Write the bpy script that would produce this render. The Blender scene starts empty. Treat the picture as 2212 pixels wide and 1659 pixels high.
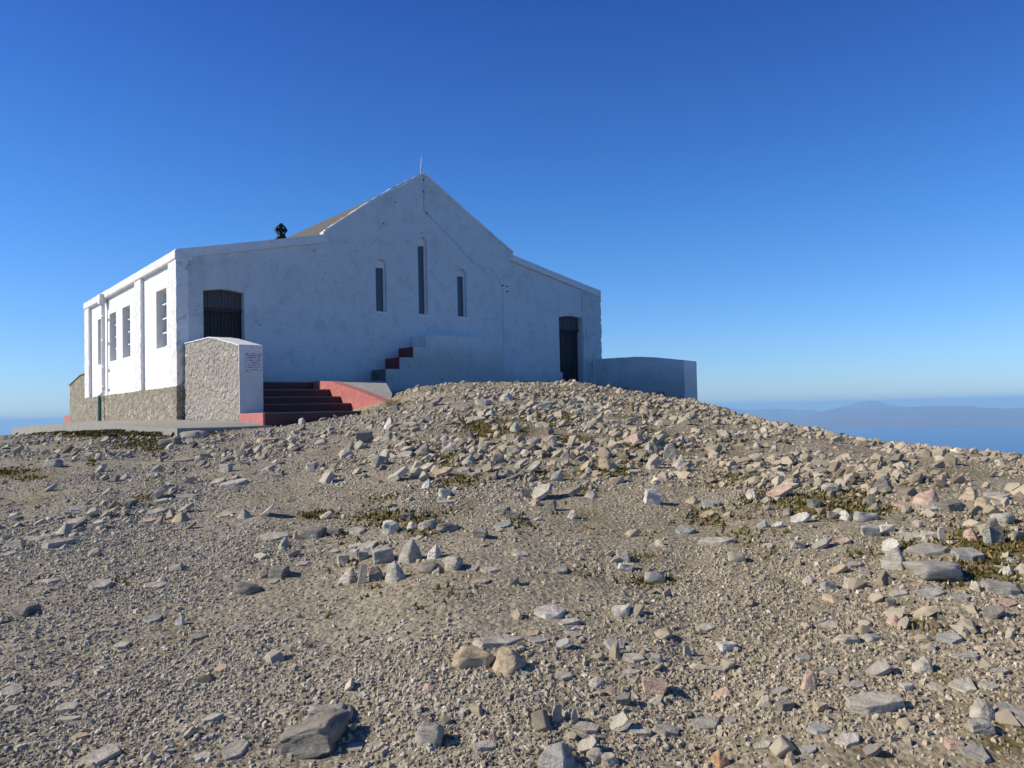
import bpy, bmesh, math, random
import numpy as np
from mathutils import Vector, Matrix, noise as mnoise
from mathutils.geometry import tessellate_polygon

sc = bpy.context.scene
COL = sc.collection
R = math.radians
EYE = 1.6                                   # camera height above the ground at its own feet

# ------------------------------------------------------------------ camera
PITCH, ROLL, FPX, WPX = R(1.866), R(1.289), 1748.4, 2212.0
Fv = np.array([0, math.cos(PITCH), math.sin(PITCH)])
R0 = np.array([1.0, 0, 0]); U0 = np.cross(R0, Fv)
Rv = math.cos(ROLL) * R0 - math.sin(ROLL) * U0
Uv = math.sin(ROLL) * R0 + math.cos(ROLL) * U0
cam = bpy.data.objects.new("camera", bpy.data.cameras.new("camera"))
COL.objects.link(cam)
m = Matrix.Identity(4)
for i in range(3):
    m[i][0], m[i][1], m[i][2] = Rv[i], Uv[i], -Fv[i]
m[2][3] = EYE
cam.matrix_world = m
cam.data.sensor_width = 36
cam.data.lens = 36 * FPX / WPX
cam.data.clip_start = 0.1
cam.data.clip_end = 200000
sc.camera = cam

# ------------------------------------------------------------------ light
YAW = R(38.03)
SUN_EL = R(34)
SUN_T = YAW - R(33)                          # horizontal direction the light travels in
trav = Vector((math.cos(SUN_T) * math.cos(SUN_EL), math.sin(SUN_T) * math.cos(SUN_EL), -math.sin(SUN_EL)))
world = bpy.data.worlds.new("World"); sc.world = world
world.use_nodes = True
wn = world.node_tree.nodes; wl = world.node_tree.links
for n in list(wn): wn.remove(n)
wo = wn.new("ShaderNodeOutputWorld"); bg = wn.new("ShaderNodeBackground"); sky = wn.new("ShaderNodeTexSky")
hs = wn.new("ShaderNodeHueSaturation"); gm = wn.new("ShaderNodeGamma")
sky.sky_type = 'NISHITA'; sky.sun_disc = False
sky.sun_elevation = SUN_EL
sky.sun_rotation = math.atan2(-trav.x, -trav.y)
sky.altitude = 760; sky.air_density = 1.0; sky.dust_density = 0.6; sky.ozone_density = 3.0
hs.inputs['Saturation'].default_value = 1.0
hs.inputs['Value'].default_value = 1.0
gm.inputs['Gamma'].default_value = 1.0
# colour of the air on this very clear day: deep, slightly violet, paler low down; overhead darkened to cut fill light and deepen shadows
tc = wn.new("ShaderNodeTexCoord"); sx_ = wn.new("ShaderNodeSeparateXYZ"); wl.new(tc.outputs['Generated'], sx_.inputs[0])
cr_ = wn.new("ShaderNodeValToRGB"); wl.new(sx_.outputs['Z'], cr_.inputs[0]); el_ = cr_.color_ramp.elements
ST_ = ((0.0, (.46, .61, .90)), (.05, (.41, .60, .88)), (.22, (.25, .53, .87)), (.45, (.155, .36, .78)), (.60, (.07, .17, .41)), (.8, (.035, .10, .26)))
while len(el_) < len(ST_): el_.new(.5)
for e_, (p_, c_) in zip(el_, ST_): e_.position = p_; e_.color = (*c_, 1)
mu_ = wn.new("ShaderNodeVectorMath"); mu_.operation = 'MULTIPLY'; m2_ = wn.new("ShaderNodeVectorMath"); m2_.operation = 'SCALE'; m2_.inputs['Scale'].default_value = 2.25
wl.new(sky.outputs[0], mu_.inputs[0]); wl.new(cr_.outputs[0], mu_.inputs[1]); wl.new(mu_.outputs[0], m2_.inputs[0])
wl.new(m2_.outputs[0], gm.inputs[0]); wl.new(gm.outputs[0], hs.inputs['Color'])
wl.new(hs.outputs[0], bg.inputs[0]); bg.inputs[1].default_value = 0.08
wl.new(bg.outputs[0], wo.inputs[0])
sun = bpy.data.objects.new("sun", bpy.data.lights.new("sun", 'SUN')); COL.objects.link(sun)
sun.data.energy = 5.0; sun.data.angle = R(0.5); sun.data.color = (1.0, 0.90, 0.75)
sun.rotation_euler = trav.to_track_quat('-Z', 'Y').to_euler()
sun.location = (-20, -10, 30)
sc.view_settings.view_transform = 'Standard'; sc.view_settings.look = 'None'
sc.view_settings.exposure = 0.0; sc.view_settings.gamma = 1.0
sc.cycles.use_denoising = True
try: sc.cycles.denoiser = 'OPENIMAGEDENOISE'
except Exception: pass
sc.cycles.max_bounces = 5; sc.cycles.diffuse_bounces = 3; sc.cycles.volume_bounces = 2

# ------------------------------------------------------------------ helpers
rng = np.random.default_rng(7); random.seed(7)
CX, CY = -8.487, 20.488                      # near left corner of the church
EU = np.array([math.cos(YAW), math.sin(YAW)]); EV = np.array([-math.sin(YAW), math.cos(YAW)])

def to_uv(X, Y):
    dx, dy = X - CX, Y - CY
    return dx * EU[0] + dy * EU[1], dx * EV[0] + dy * EV[1]
def from_uv(u, v):
    return CX + u * EU[0] + v * EV[0], CY + u * EU[1] + v * EV[1]

def node_mat(name):
    mt = bpy.data.materials.new(name); mt.use_nodes = True
    nt = mt.node_tree
    return mt, nt, nt.nodes['Principled BSDF']
def N(nt, t, **k):
    n = nt.nodes.new(t)
    for a, b in k.items():
        if a.startswith('i_'): n.inputs[a[2:].replace('_', ' ')].default_value = b
        else: setattr(n, a, b)
    return n
def noise_tex(nt, vec, scale, detail=6, rough=.6, dist=0):
    n = N(nt, 'ShaderNodeTexNoise'); n.inputs['Scale'].default_value = scale; n.inputs['Detail'].default_value = detail
    n.inputs['Roughness'].default_value = rough; n.inputs['Distortion'].default_value = dist
    nt.links.new(vec, n.inputs['Vector']); return n.outputs['Fac']
def ramp(nt, fac, stops, interp='LINEAR'):
    n = N(nt, 'ShaderNodeValToRGB'); n.color_ramp.interpolation = interp
    el = n.color_ramp.elements
    while len(el) < len(stops): el.new(.5)
    for e, (p, c) in zip(el, stops):
        e.position = p; e.color = (c, c, c, 1) if isinstance(c, (int, float)) else (*c, 1)
    nt.links.new(fac, n.inputs[0]); return n.outputs[0]
def mix(nt, fac, a, b, mode='MIX'):
    n = N(nt, 'ShaderNodeMix', data_type='RGBA', blend_type=mode)
    for s, v in ((n.inputs[0], fac), (n.inputs[6], a), (n.inputs[7], b)):
        if hasattr(v, 'links'): nt.links.new(v, s)
        elif isinstance(v, (int, float)): s.default_value = v
        else: s.default_value = (*v, 1)
    return n.outputs[2]
def bump(nt, bs, h, strength, dist, prev=None):
    n = N(nt, 'ShaderNodeBump'); n.inputs['Strength'].default_value = strength; n.inputs['Distance'].default_value = dist
    nt.links.new(h, n.inputs['Height'])
    if prev: nt.links.new(prev, n.inputs['Normal'])
    nt.links.new(n.outputs[0], bs.inputs['Normal']); return n.outputs[0]
def objvec(nt, scale=None):
    t = N(nt, 'ShaderNodeTexCoord'); v = t.outputs['Object']
    if scale:
        mp = N(nt, 'ShaderNodeMapping'); mp.inputs['Scale'].default_value = scale
        nt.links.new(v, mp.inputs[0]); v = mp.outputs[0]
    return v
def math_(nt, op, a, b=0.0):
    n = N(nt, 'ShaderNodeMath', operation=op)
    for s, v in ((n.inputs[0], a), (n.inputs[1], b)):
        if hasattr(v, 'links'): nt.links.new(v, s)
        else: s.default_value = v
    return n.outputs[0]

def plaster(name, dirt=.5, tint=(.80, .80, .78), rough_bump=1.0, streaks=True):
    mt, nt, bs = node_mat(name)
    v = objvec(nt); vs = objvec(nt, (1.6, 1.6, .28))
    big = noise_tex(nt, v, .7, 7, .65)
    streak = noise_tex(nt, vs, 2.3, 7, .62)
    fine = noise_tex(nt, v, 26, 5, .6)
    spots = noise_tex(nt, v, 9, 4, .75, .6)
    c = mix(nt, ramp(nt, big, [(.35, 0), (.72, dirt * .55)]), tint, (.58, .60, .57))
    if streaks:
        c = mix(nt, ramp(nt, streak, [(.56, 0), (.80, dirt * .45)]), c, (.36, .40, .33))
    c = mix(nt, ramp(nt, spots, [(.625, 0), (.70, dirt * .8)]), c, (.20, .24, .20))
    blot = noise_tex(nt, v, 2.1, 8, .72, .4)
    c = mix(nt, ramp(nt, blot, [(.50, 0), (.70, dirt * .6)]), c, (.34, .39, .34))
    c = mix(nt, ramp(nt, fine, [(.35, .22 * dirt), (.6, 0)]), c, (.40, .42, .40))
    if streaks:                                       # shade and splash grime painted in at the foot of the wall, pin holes and flaked spots
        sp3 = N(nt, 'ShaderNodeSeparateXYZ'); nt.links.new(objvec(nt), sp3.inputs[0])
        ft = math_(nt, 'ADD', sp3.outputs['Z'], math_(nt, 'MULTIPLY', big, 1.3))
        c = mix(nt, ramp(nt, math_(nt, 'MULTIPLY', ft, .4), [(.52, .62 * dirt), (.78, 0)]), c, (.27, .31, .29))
        vd = N(nt, 'ShaderNodeTexVoronoi', feature='F1'); vd.inputs['Scale'].default_value = 2.6; nt.links.new(v, vd.inputs['Vector'])
        c = mix(nt, math_(nt, 'MULTIPLY', ramp(nt, vd.outputs['Distance'], [(.055, 1), (.085, 0)]), ramp(nt, blot, [(.42, 0), (.55, .9)])), c, (.07, .08, .07))
    nt.links.new(c, bs.inputs['Base Color'])
    bs.inputs['Roughness'].default_value = .88
    mid = noise_tex(nt, v, 3.2, 5, .55)
    b = bump(nt, bs, mid, .5 * rough_bump, .05)
    b = bump(nt, bs, noise_tex(nt, v, 14, 6, .65), .55 * rough_bump, .018, b)
    bump(nt, bs, fine, .35 * rough_bump, .006, b)
    return mt

def stone_wall_mat(name, scale, mortar, stones, contrast=1.0, smooth=.12):
    mt, nt, bs = node_mat(name)
    v = objvec(nt, (1, 1, 1.25))
    vw = N(nt, 'ShaderNodeVectorMath', operation='ADD')
    nz = N(nt, 'ShaderNodeTexNoise'); nz.inputs['Scale'].default_value = 4; nz.inputs['Detail'].default_value = 4
    nt.links.new(v, nz.inputs['Vector'])
    sc_ = N(nt, 'ShaderNodeVectorMath', operation='SCALE'); sc_.inputs['Scale'].default_value = .22
    nt.links.new(nz.outputs['Color'], sc_.inputs[0]); nt.links.new(v, vw.inputs[0]); nt.links.new(sc_.outputs[0], vw.inputs[1])
    e = N(nt, 'ShaderNodeTexVoronoi', feature='DISTANCE_TO_EDGE'); e.inputs['Scale'].default_value = scale
    f = N(nt, 'ShaderNodeTexVoronoi', feature='F1'); f.inputs['Scale'].default_value = scale
    nt.links.new(vw.outputs[0], e.inputs['Vector']); nt.links.new(vw.outputs[0], f.inputs['Vector'])
    sep = N(nt, 'ShaderNodeSeparateColor'); nt.links.new(f.outputs['Color'], sep.inputs[0])
    scol = ramp(nt, sep.outputs[0], [(i / (len(stones) - 1), s) for i, s in enumerate(stones)])
    scol = mix(nt, ramp(nt, noise_tex(nt, v, 22, 6, .7), [(.3, .7), (.65, 0)]), scol, tuple(x * .55 for x in stones[0]))
    edge = ramp(nt, e.outputs['Distance'], [(.02, 0), (smooth, 1)])
    mk = mix(nt, ramp(nt, noise_tex(nt, v, 2.4, 5, .6), [(.38, 1 - contrast), (.62, 1)]), (0, 0, 0), edge)
    c = mix(nt, mk, mortar, scol)
    nt.links.new(c, bs.inputs['Base Color']); bs.inputs['Roughness'].default_value = .92
    b = bump(nt, bs, edge, .8, .03)
    b = bump(nt, bs, noise_tex(nt, v, 12, 6, .7), .9, .03, b)
    bump(nt, bs, noise_tex(nt, v, 45, 4, .7), .5, .006, b)
    return mt

def simple_mat(name, col, rough=.8, var=.25, nscale=8, bumpd=.01, metallic=0, spec=.5, stretch=None):
    mt, nt, bs = node_mat(name)
    v = objvec(nt, stretch)
    f = noise_tex(nt, v, nscale, 6, .65)
    c = mix(nt, ramp(nt, f, [(.3, var), (.7, 0)]), col, tuple(x * .45 for x in col))
    c = mix(nt, ramp(nt, noise_tex(nt, v, nscale * 4.3, 4, .6), [(.35, var * .6), (.6, 0)]), c, tuple(min(1, x * 1.35 + .02) for x in col))
    nt.links.new(c, bs.inputs['Base Color']); bs.inputs['Roughness'].default_value = rough
    bs.inputs['Metallic'].default_value = metallic
    bs.inputs['Specular IOR Level'].default_value = spec
    if bumpd: bump(nt, bs, noise_tex(nt, v, nscale * 3, 6, .65), .6, bumpd)
    return mt

M = {}
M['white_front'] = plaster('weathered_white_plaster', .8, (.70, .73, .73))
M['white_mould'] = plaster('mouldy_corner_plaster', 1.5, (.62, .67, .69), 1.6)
M['white_side'] = plaster('clean_white_plaster', .16, (.86, .86, .84), .8, streaks=False)  # side walls: whiter, cleaner plaster without streaks
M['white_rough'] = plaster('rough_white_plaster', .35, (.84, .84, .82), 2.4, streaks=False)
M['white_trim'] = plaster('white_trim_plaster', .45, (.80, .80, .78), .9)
M['white_small'] = simple_mat('white_paint', (.78, .78, .76), .7, .1, 20, .002)
M['rubble'] = stone_wall_mat('rubble_base_stone', 4.4, (.27, .24, .18), [(.26, .23, .17), (.58, .53, .42), (.36, .32, .24), (.72, .67, .55), (.44, .39, .29)], 1.0, .09)
M['harl'] = stone_wall_mat('harled_rough_stone', 5.5, (.34, .315, .27), [(.34, .31, .26), (.60, .57, .49), (.44, .40, .34), (.72, .66, .55), (.48, .34, .24), (.68, .65, .60)], .7, .3)
M['brown_stone'] = stone_wall_mat('dark_old_stone', 6, (.16, .15, .13), [(.20, .19, .16), (.30, .28, .23), (.15, .14, .12)], .8)
M['concrete'] = simple_mat('grey_concrete', (.33, .32, .28), .9, .45, 3, .012)
M['concrete_apron'] = simple_mat('pale_concrete', (.38, .37, .34), .9, .3, 4, .01)
M['pink'] = simple_mat('faded_pink_paint', (.52, .18, .165), .85, .6, 7, .012)
M['red'] = simple_mat('flaking_red_paint', (.20, .03, .035), .75, .35, 9, .01)
M['tread'] = simple_mat('worn_grey_tread', (.25, .22, .20), .9, .3, 6, .006)
M['step'] = simple_mat('worn_red_step', (.10, .045, .045), .85, .5, 6, .01)
M['door'] = simple_mat('dark_door_wood', (.028, .024, .026), .65, .5, 5, .004, stretch=(14, 14, .6))
M['transom'] = simple_mat('weathered_grey_boards', (.10, .09, .095), .8, .6, 4, .004, stretch=(16, 16, .5))
M['glass_blue'] = simple_mat('wire_mesh_glass', (.06, .085, .12), .35, .3, 40, .001)
M['glass_dark'] = simple_mat('dark_window_glass', (.03, .035, .045), .12, .2, 10, 0)
M['slate'] = simple_mat('lichened_roof_slate', (.125, .118, .10), .9, .6, 5, .02)
M['iron'] = simple_mat('dark_cast_stone', (.016, .018, .016), .8, .4, 12, .006)
M['rod'] = simple_mat('galvanised_rod', (.32, .33, .34), .45, .2, 20, 0, .7)
M['cable'] = simple_mat('painted_over_cable', (.52, .53, .52), .7, .3, 10, 0)
M['pipe_green'] = simple_mat('green_painted_pipe', (.045, .13, .12), .6, .3, 10, .001)
M['rust'] = simple_mat('dark_bolt', (.03, .03, .04), .6, .2, 10, 0)
M['sign'] = simple_mat('white_sign_enamel', (.66, .66, .68), .5, .1, 10, 0)
M['sign_red'] = simple_mat('red_sign_lettering', (.45, .10, .13), .6, .1, 10, 0)

def link(name, bm_or_me, mat, parent=None, smooth=False):
    if isinstance(bm_or_me, bmesh.types.BMesh):
        bmesh.ops.recalc_face_normals(bm_or_me, faces=bm_or_me.faces)
        me = bpy.data.meshes.new(name); bm_or_me.to_mesh(me); bm_or_me.free()
    else: me = bm_or_me
    if mat: me.materials.append(mat)
    if smooth:
        me.shade_smooth() if hasattr(me, 'shade_smooth') else None
    o = bpy.data.objects.new(name, me); COL.objects.link(o)
    if parent: o.parent = parent
    return o
def tag(o, label=None, cat=None, group=None, kind=None):
    if label: o['label'] = label
    if cat: o['category'] = cat
    if group: o['group'] = group
    if kind: o['kind'] = kind
    return o
def empty(name, x, y, z, rz=0):
    o = bpy.data.objects.new(name, None); COL.objects.link(o); o.location = (x, y, z); o.rotation_euler = (0, 0, rz)
    o.empty_display_size = .2; return o
def on_site(name, u=0, v=0, w=0):
    """An Empty in the church's own axes; children keep church coordinates (u along the front, v into it, w from eye height)."""
    x, y = from_uv(u, v); return empty(name, x, y, EYE + w, YAW)
class Site:
    """collects geometry in church axes; origin moved to the thing's base"""
    def __init__(s, root=(0, 0, 0)): s.r = root
    def P(s, p): return (p[0] - s.r[0], p[1] - s.r[1], p[2] - s.r[2])
def add_box(bm, a, b, cuts=0):
    (x0, y0, z0), (x1, y1, z1) = a, b
    vs = [bm.verts.new(p) for p in ((x0, y0, z0), (x1, y0, z0), (x1, y1, z0), (x0, y1, z0), (x0, y0, z1), (x1, y0, z1), (x1, y1, z1), (x0, y1, z1))]
    for f in ((0, 1, 2, 3), (4, 5, 6, 7), (0, 1, 5, 4), (1, 2, 6, 5), (2, 3, 7, 6), (3, 0, 4, 7)):
        bm.faces.new([vs[i] for i in f])
def add_prism(bm, loops, axis, d0, d1):
    """polygon (with holes) extruded along axis 'u' or 'v' or 'w'; loops given in the other two coords"""
    def pt(p, d):
        return {'v': (p[0], d, p[1]), 'u': (d, p[0], p[1]), 'w': (p[0], p[1], d)}[axis]
    flat = [p for l in loops for p in l]
    tris = tessellate_polygon([[Vector((p[0], p[1], 0)) for p in l] for l in loops])
    A = [bm.verts.new(pt(p, d0)) for p in flat]; B = [bm.verts.new(pt(p, d1)) for p in flat]
    for t in tris:
        for S in (A, B):
            try: bm.faces.new([S[i] for i in t])
            except ValueError: pass
    k = 0
    for l in loops:
        n = len(l)
        for i in range(n):
            a, b = k + i, k + (i + 1) % n
            bm.faces.new((A[a], A[b], B[b], B[a]))
        k += n
def add_tube(bm, pts, r, seg=10):
    rings = []
    pts = [Vector(p) for p in pts]
    for i, p in enumerate(pts):
        d = (pts[min(i + 1, len(pts) - 1)] - pts[max(i - 1, 0)]).normalized()
        a = d.cross(Vector((0, 0, 1)) if abs(d.z) < .9 else Vector((1, 0, 0))).normalized(); b = d.cross(a)
        rr = r[i] if isinstance(r, (list, tuple)) else r
        rings.append([bm.verts.new(p + (a * math.cos(t) + b * math.sin(t)) * rr) for t in [2 * math.pi * j / seg for j in range(seg)]])
    for A, B in zip(rings, rings[1:]):
        for j in range(seg): bm.faces.new((A[j], A[(j + 1) % seg], B[(j + 1) % seg], B[j]))
    bm.faces.new(rings[0]); bm.faces.new(rings[-1][::-1])
def roughen(bm, amp, edge=.12, freq=3.0, seed=0, fix=None):
    """cut long edges and shake the surface a little, as hand-laid plaster and stone are"""
    for _ in range(7):
        es = [e for e in bm.edges if e.calc_length() > edge * 1.6]
        if not es: break
        bmesh.ops.subdivide_edges(bm, edges=es, cuts=1, use_grid_fill=True)
    bmesh.ops.triangulate(bm, faces=[f for f in bm.faces if len(f.verts) > 4])
    s = Vector((seed * 7.3, seed * 3.1, seed * 1.7))
    for v_ in bm.verts:
        if fix and fix(v_.co): continue
        p = v_.co * freq + s
        v_.co += Vector((mnoise.fractal(p, 1, 2, 3), mnoise.fractal(p + Vector((31, 0, 0)), 1, 2, 3), mnoise.fractal(p + Vector((0, 57, 0)), 1, 2, 3))) * amp
def moved(bm, r):
    for v_ in bm.verts: v_.co -= Vector(r)
    return bm

# ------------------------------------------------------------------ terrain height
_perm = np.random.default_rng(3).random((256, 256))
def vnoise(x, y):
    xi = np.floor(x).astype(np.int64); yi = np.floor(y).astype(np.int64)
    fx = x - xi; fy = y - yi; fx = fx * fx * (3 - 2 * fx); fy = fy * fy * (3 - 2 * fy)
    g = lambda a, b: _perm[a & 255, b & 255]
    return ((g(xi, yi) * (1 - fx) + g(xi + 1, yi) * fx) * (1 - fy) + (g(xi, yi + 1) * (1 - fx) + g(xi + 1, yi + 1) * fx) * fy) * 2 - 1
def fbm(x, y, o=4):
    s = 0; a = 1
    for k in range(o):
        s = s + a * vnoise(x * 2 ** k + 17.3 * k, y * 2 ** k + 5.1 * k); a *= .5
    return s
AZ = [-180, -90, -60, -40, -32, -22, -16, -12, -9, -6.7, -3.5, -.5, 4.4, 7.95, 10.2, 12.7, 15.8, 20.7, 24.4, 28.8, 32, 40, 60, 90, 180]
EL = [-6, -5, -2.5, -1.2, -.88, -.84, -.45, .2, 1.1, 1.72, 1.95, 1.98, 1.79, 1.15, .73, .29, -.84, -1.86, -2.74, -3.18, -3.53, -4.2, -5, -6, -6]
RC = [14, 18, 22, 24, 24, 24, 24, 24, 23.5, 23, 23, 23, 23, 23, 22.5, 22, 20, 18, 17, 15.5, 15, 14, 13, 13, 14]
AZ2 = [-180, -90, -45, -25, -8, 0, 8, 20, 34, 60, 90, 180]
EL2 = [-6, -4, -1.4, -.5, .9, 1.2, .8, -1.0, -3.0, -5, -6, -6]
def sstep(a, b, x):
    t = np.clip((x - a) / (b - a), 0, 1); return t * t * (3 - 2 * t)
def hbase(X, Y):
    """ground height relative to the eye, without small relief"""
    r = np.hypot(X, Y) + 1e-6; az = np.degrees(np.arctan2(X, Y))
    rc = np.interp(az, AZ, RC)
    k = sstep(.30, .92, r / rc)
    t = np.tan(np.radians(np.interp(az, AZ, EL) * k + np.interp(az, AZ2, EL2) * (1 - k)))
    a = t + 2 * EYE / rc
    rl = rc * 2.1                                   # beyond: straight slope downhill
    rr = np.minimum(r, rl)
    h = -EYE + a * rr - EYE * rr * rr / (rc * rc)
    s = a - 2 * EYE * rl / (rc * rc)
    return h + np.where(r > rl, (r - rl) * np.minimum(s - .25 * sstep(0, 60, r - rl), -.02), 0)
def hfun(X, Y):
    X = np.asarray(X, float); Y = np.asarray(Y, float)
    r = np.hypot(X, Y)
    h = hbase(X, Y)
    near = 1 - sstep(60, 120, r)
    rocky = sstep(-8, 10, X) * .6 + .4
    h = h + (fbm(X * .55, Y * .55, 3) * .035 + fbm(X * 2.3, Y * 2.3, 3) * .016 * rocky + fbm(X * 8, Y * 8, 2) * .006) * near * sstep(.5, 3, r)
    u, v = to_uv(X, Y)
    # cut for the platform, the stairs and the building
    def inside(u0, u1, v0, v1, s=.12):
        return sstep(u0 - s, u0, u) * (1 - sstep(u1, u1 + s, u)) * sstep(v0 - s, v0, v) * (1 - sstep(v1, v1 + s, v))
    k = inside(-1.25, .3, -5.1, 16.5); h = h * (1 - k) + np.minimum(h, -.55) * k
    k = inside(.1, 2.85, -5.25, -1.2); h = h * (1 - k) + np.minimum(h, -.3) * k
    k = inside(.2, 14.8, .2, 11.5); h = h * (1 - k) + np.minimum(h, .2) * k
    # ground just in front of the bottom step
    k = inside(-.3, 2.6, -7.0, -5.5, .9) * (1 - inside(-1.5, 3.1, -5.4, 17)); h = h * (1 - k) + np.minimum(h, -.12 + .1 * np.clip(u, 0, 3) / 3) * k
    return h + EYE

def px_ray(x, y):
    """direction through a point of the picture (2212 px wide)"""
    return Fv + Rv * (x - 1106) / FPX - Uv * (y - 829.5) / FPX
def project(X, Y, Z):
    dz = Z - EYE
    z = X * Fv[0] + Y * Fv[1] + dz * Fv[2]
    z = np.where(z > .05, z, 1e9)
    return 1106 + FPX * (X * Rv[0] + Y * Rv[1] + dz * Rv[2]) / z, 829.5 - FPX * (X * Uv[0] + Y * Uv[1] + dz * Uv[2]) / z
def ground_at(x, y):
    d = px_ray(x, y); t = np.arange(1.2, 60, .015)
    X, Y, Z = d[0] * t, d[1] * t, EYE + d[2] * t
    hit = np.nonzero(Z <= hfun(X, Y))[0]
    if len(hit) == 0:                                # just over the brow: take the closest approach
        i = int(np.argmin(Z - hfun(X, Y)))
    else: i = int(hit[0])
    return float(X[i]), float(Y[i]), float(hfun(X[i], Y[i]))

def gauss_field(px, py, spots):
    s = np.zeros_like(px)
    for x, y, rx, ry, a in spots:
        s = np.maximum(s, a * np.exp(-(((px - x) / rx) ** 2 + ((py - y) / ry) ** 2)))
    return s
def T(t, x, y):
    o = {'A': (0, 907.3, .3516), 'B': (717.2, 812.3, .3516), 'C': (1434.4, 1036.9, .3516), 'D': (0, 1192.4, .3516),
         'E': (717.2, 1192.4, .3516), 'F': (1434.4, 1192.4, .3516), 'G': (553, 950.5, .3125)}[t]
    return o[0] + x * o[2], o[1] + y * o[2]
MOSS = []
for t, x, y, rx, ry, a in (
    ('A', 450, 70, 170, 30, 1), ('A', 700, 95, 120, 32, 1), ('A', 860, 120, 150, 38, 1), ('A', 960, 165, 60, 25, .9), ('A', 570, 255, 35, 25, .8),
    ('A', 30, 330, 130, 22, .75), ('A', 180, 355, 140, 16, .6), ('A', 1240, 80, 130, 20, .8), ('A', 900, 490, 60, 20, .5),
    ('B', 900, 295, 140, 30, 1), ('B', 910, 355, 90, 35, .8), ('B', 1050, 330, 150, 40, .7), ('B', 540, 445, 80, 30, .8), ('B', 670, 520, 130, 40, .95),
    ('B', 780, 630, 120, 30, .8), ('B', 1230, 610, 180, 28, .7), ('B', 1700, 595, 170, 28, .8), ('B', 1480, 385, 120, 40, .6), ('B', 1880, 430, 130, 32, .8),
    ('B', 1330, 265, 200, 40, .6), ('B', 1780, 345, 120, 32, .6), ('B', 1430, 140, 300, 60, .35), ('B', 1900, 170, 200, 40, .35), ('B', 1560, 700, 120, 30, .5), ('B', 2080, 430, 120, 60, .6), ('B', 380, 170, 60, 15, .6),
    ('C', 1000, 130, 330, 90, .75), ('C', 1150, 160, 200, 60, .9), ('C', 640, 130, 150, 50, .6), ('C', 2050, 430, 260, 110, .9), ('C', 1950, 560, 330, 60, .7), ('C', 1180, 455, 160, 25, .5),
    ('C', 1500, 420, 120, 45, .6), ('C', 1720, 430, 200, 60, .6), ('C', 250, 230, 120, 50, .4), ('C', 600, 0, 500, 50, .4),
    ('G', 880, 540, 140, 40, .7), ('G', 700, 720, 120, 30, .5), ('G', 1150, 600, 120, 60, .5), ('G', 420, 520, 90, 25, .5), ('G', 760, 860, 120, 25, .4),
    ('D', 1930, 1020, 110, 35, .9), ('D', 1960, 1210, 200, 30, .5), ('D', 1700, 790, 60, 40, .3), ('D', 1220, 1160, 90, 50, .3),
    ('E', 700, 1150, 90, 40, .6), ('E', 1400, 630, 130, 30, .4), ('E', 1700, 640, 150, 30, .4), ('E', 1150, 750, 120, 30, .35), ('E', 1950, 180, 180, 30, .6), ('E', 1900, 30, 100, 20, .6),
    ('F', 1700, 765, 110, 40, .6), ('F', 1900, 460, 350, 90, .35), ('F', 2050, 640, 250, 60, .35), ('F', 1180, 1210, 130, 30, .5), ('F', 1350, 1280, 200, 40, .4), ('F', 2050, 1150, 170, 80, .5)):
    X_, Y_ = T(t, x, y); MOSS.append((X_, Y_, rx * .3516 * 1.2, ry * .3516 * 1.25, a))
def moss_amount(X, Y, Z, soft=False):
    px, py = project(X, Y, Z)
    g = gauss_field(px, py, MOSS)
    if soft: return np.clip(g * 1.9 + fbm(X * 1.7, Y * 1.7, 4) * .6 - .10, 0, 1) * (Y > 1)
    return np.clip(g * 2.3 + fbm(X * 2.6, Y * 2.6, 3) * .65 - .42, 0, 1) * (Y > 1)
def shade_of(px, py):
    """0 = grey gravel of the worn path (left), 1 = warm tan earth (right)"""
    return .06 + .84 * np.clip((px - 400) / 1200, 0, 1)

def build_terrain():
    az = np.concatenate([np.linspace(-72, 72, 1000), np.linspace(72, 288, 110)[1:-1]])
    rs = [.25]
    while rs[-1] < 46: rs.append(rs[-1] + .028 + .0062 * rs[-1])
    while rs[-1] < 6000: rs.append(rs[-1] * 1.12)
    rs = np.array(rs); A, Rr = np.meshgrid(np.radians(az), rs)
    X = Rr * np.sin(A); Y = Rr * np.cos(A); Z = hfun(X, Y)
    Z = np.maximum(Z, -775.0)
    nr, na = X.shape
    co = np.stack([X, Y, Z], -1).reshape(-1, 3)
    i = np.arange(nr - 1)[:, None] * na; j = np.arange(na)[None, :]; j2 = (j + 1) % na
    q = np.stack([i + j, i + j2, i + na + j2, i + na + j], -1).reshape(-1, 4)[:, ::-1]
    co = np.vstack([co, [[0, 0, float(Z[0].mean())]]]); c = len(co) - 1
    fan = np.stack([np.full(na, c), (np.arange(na) + 1) % na, np.arange(na)], -1)[:, ::-1]
    me = mesh_from(co, q, fan)
    mo = moss_amount(co[:, 0], co[:, 1], co[:, 2], True); px, py = project(co[:, 0], co[:, 1], co[:, 2])
    wm = shade_of(px, py)
    for nm, arr in (('moss', mo), ('warm', wm)):
        at = me.attributes.new(nm, 'FLOAT', 'POINT'); at.data.foreach_set('value', arr.astype(np.float32))
    return me
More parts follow.
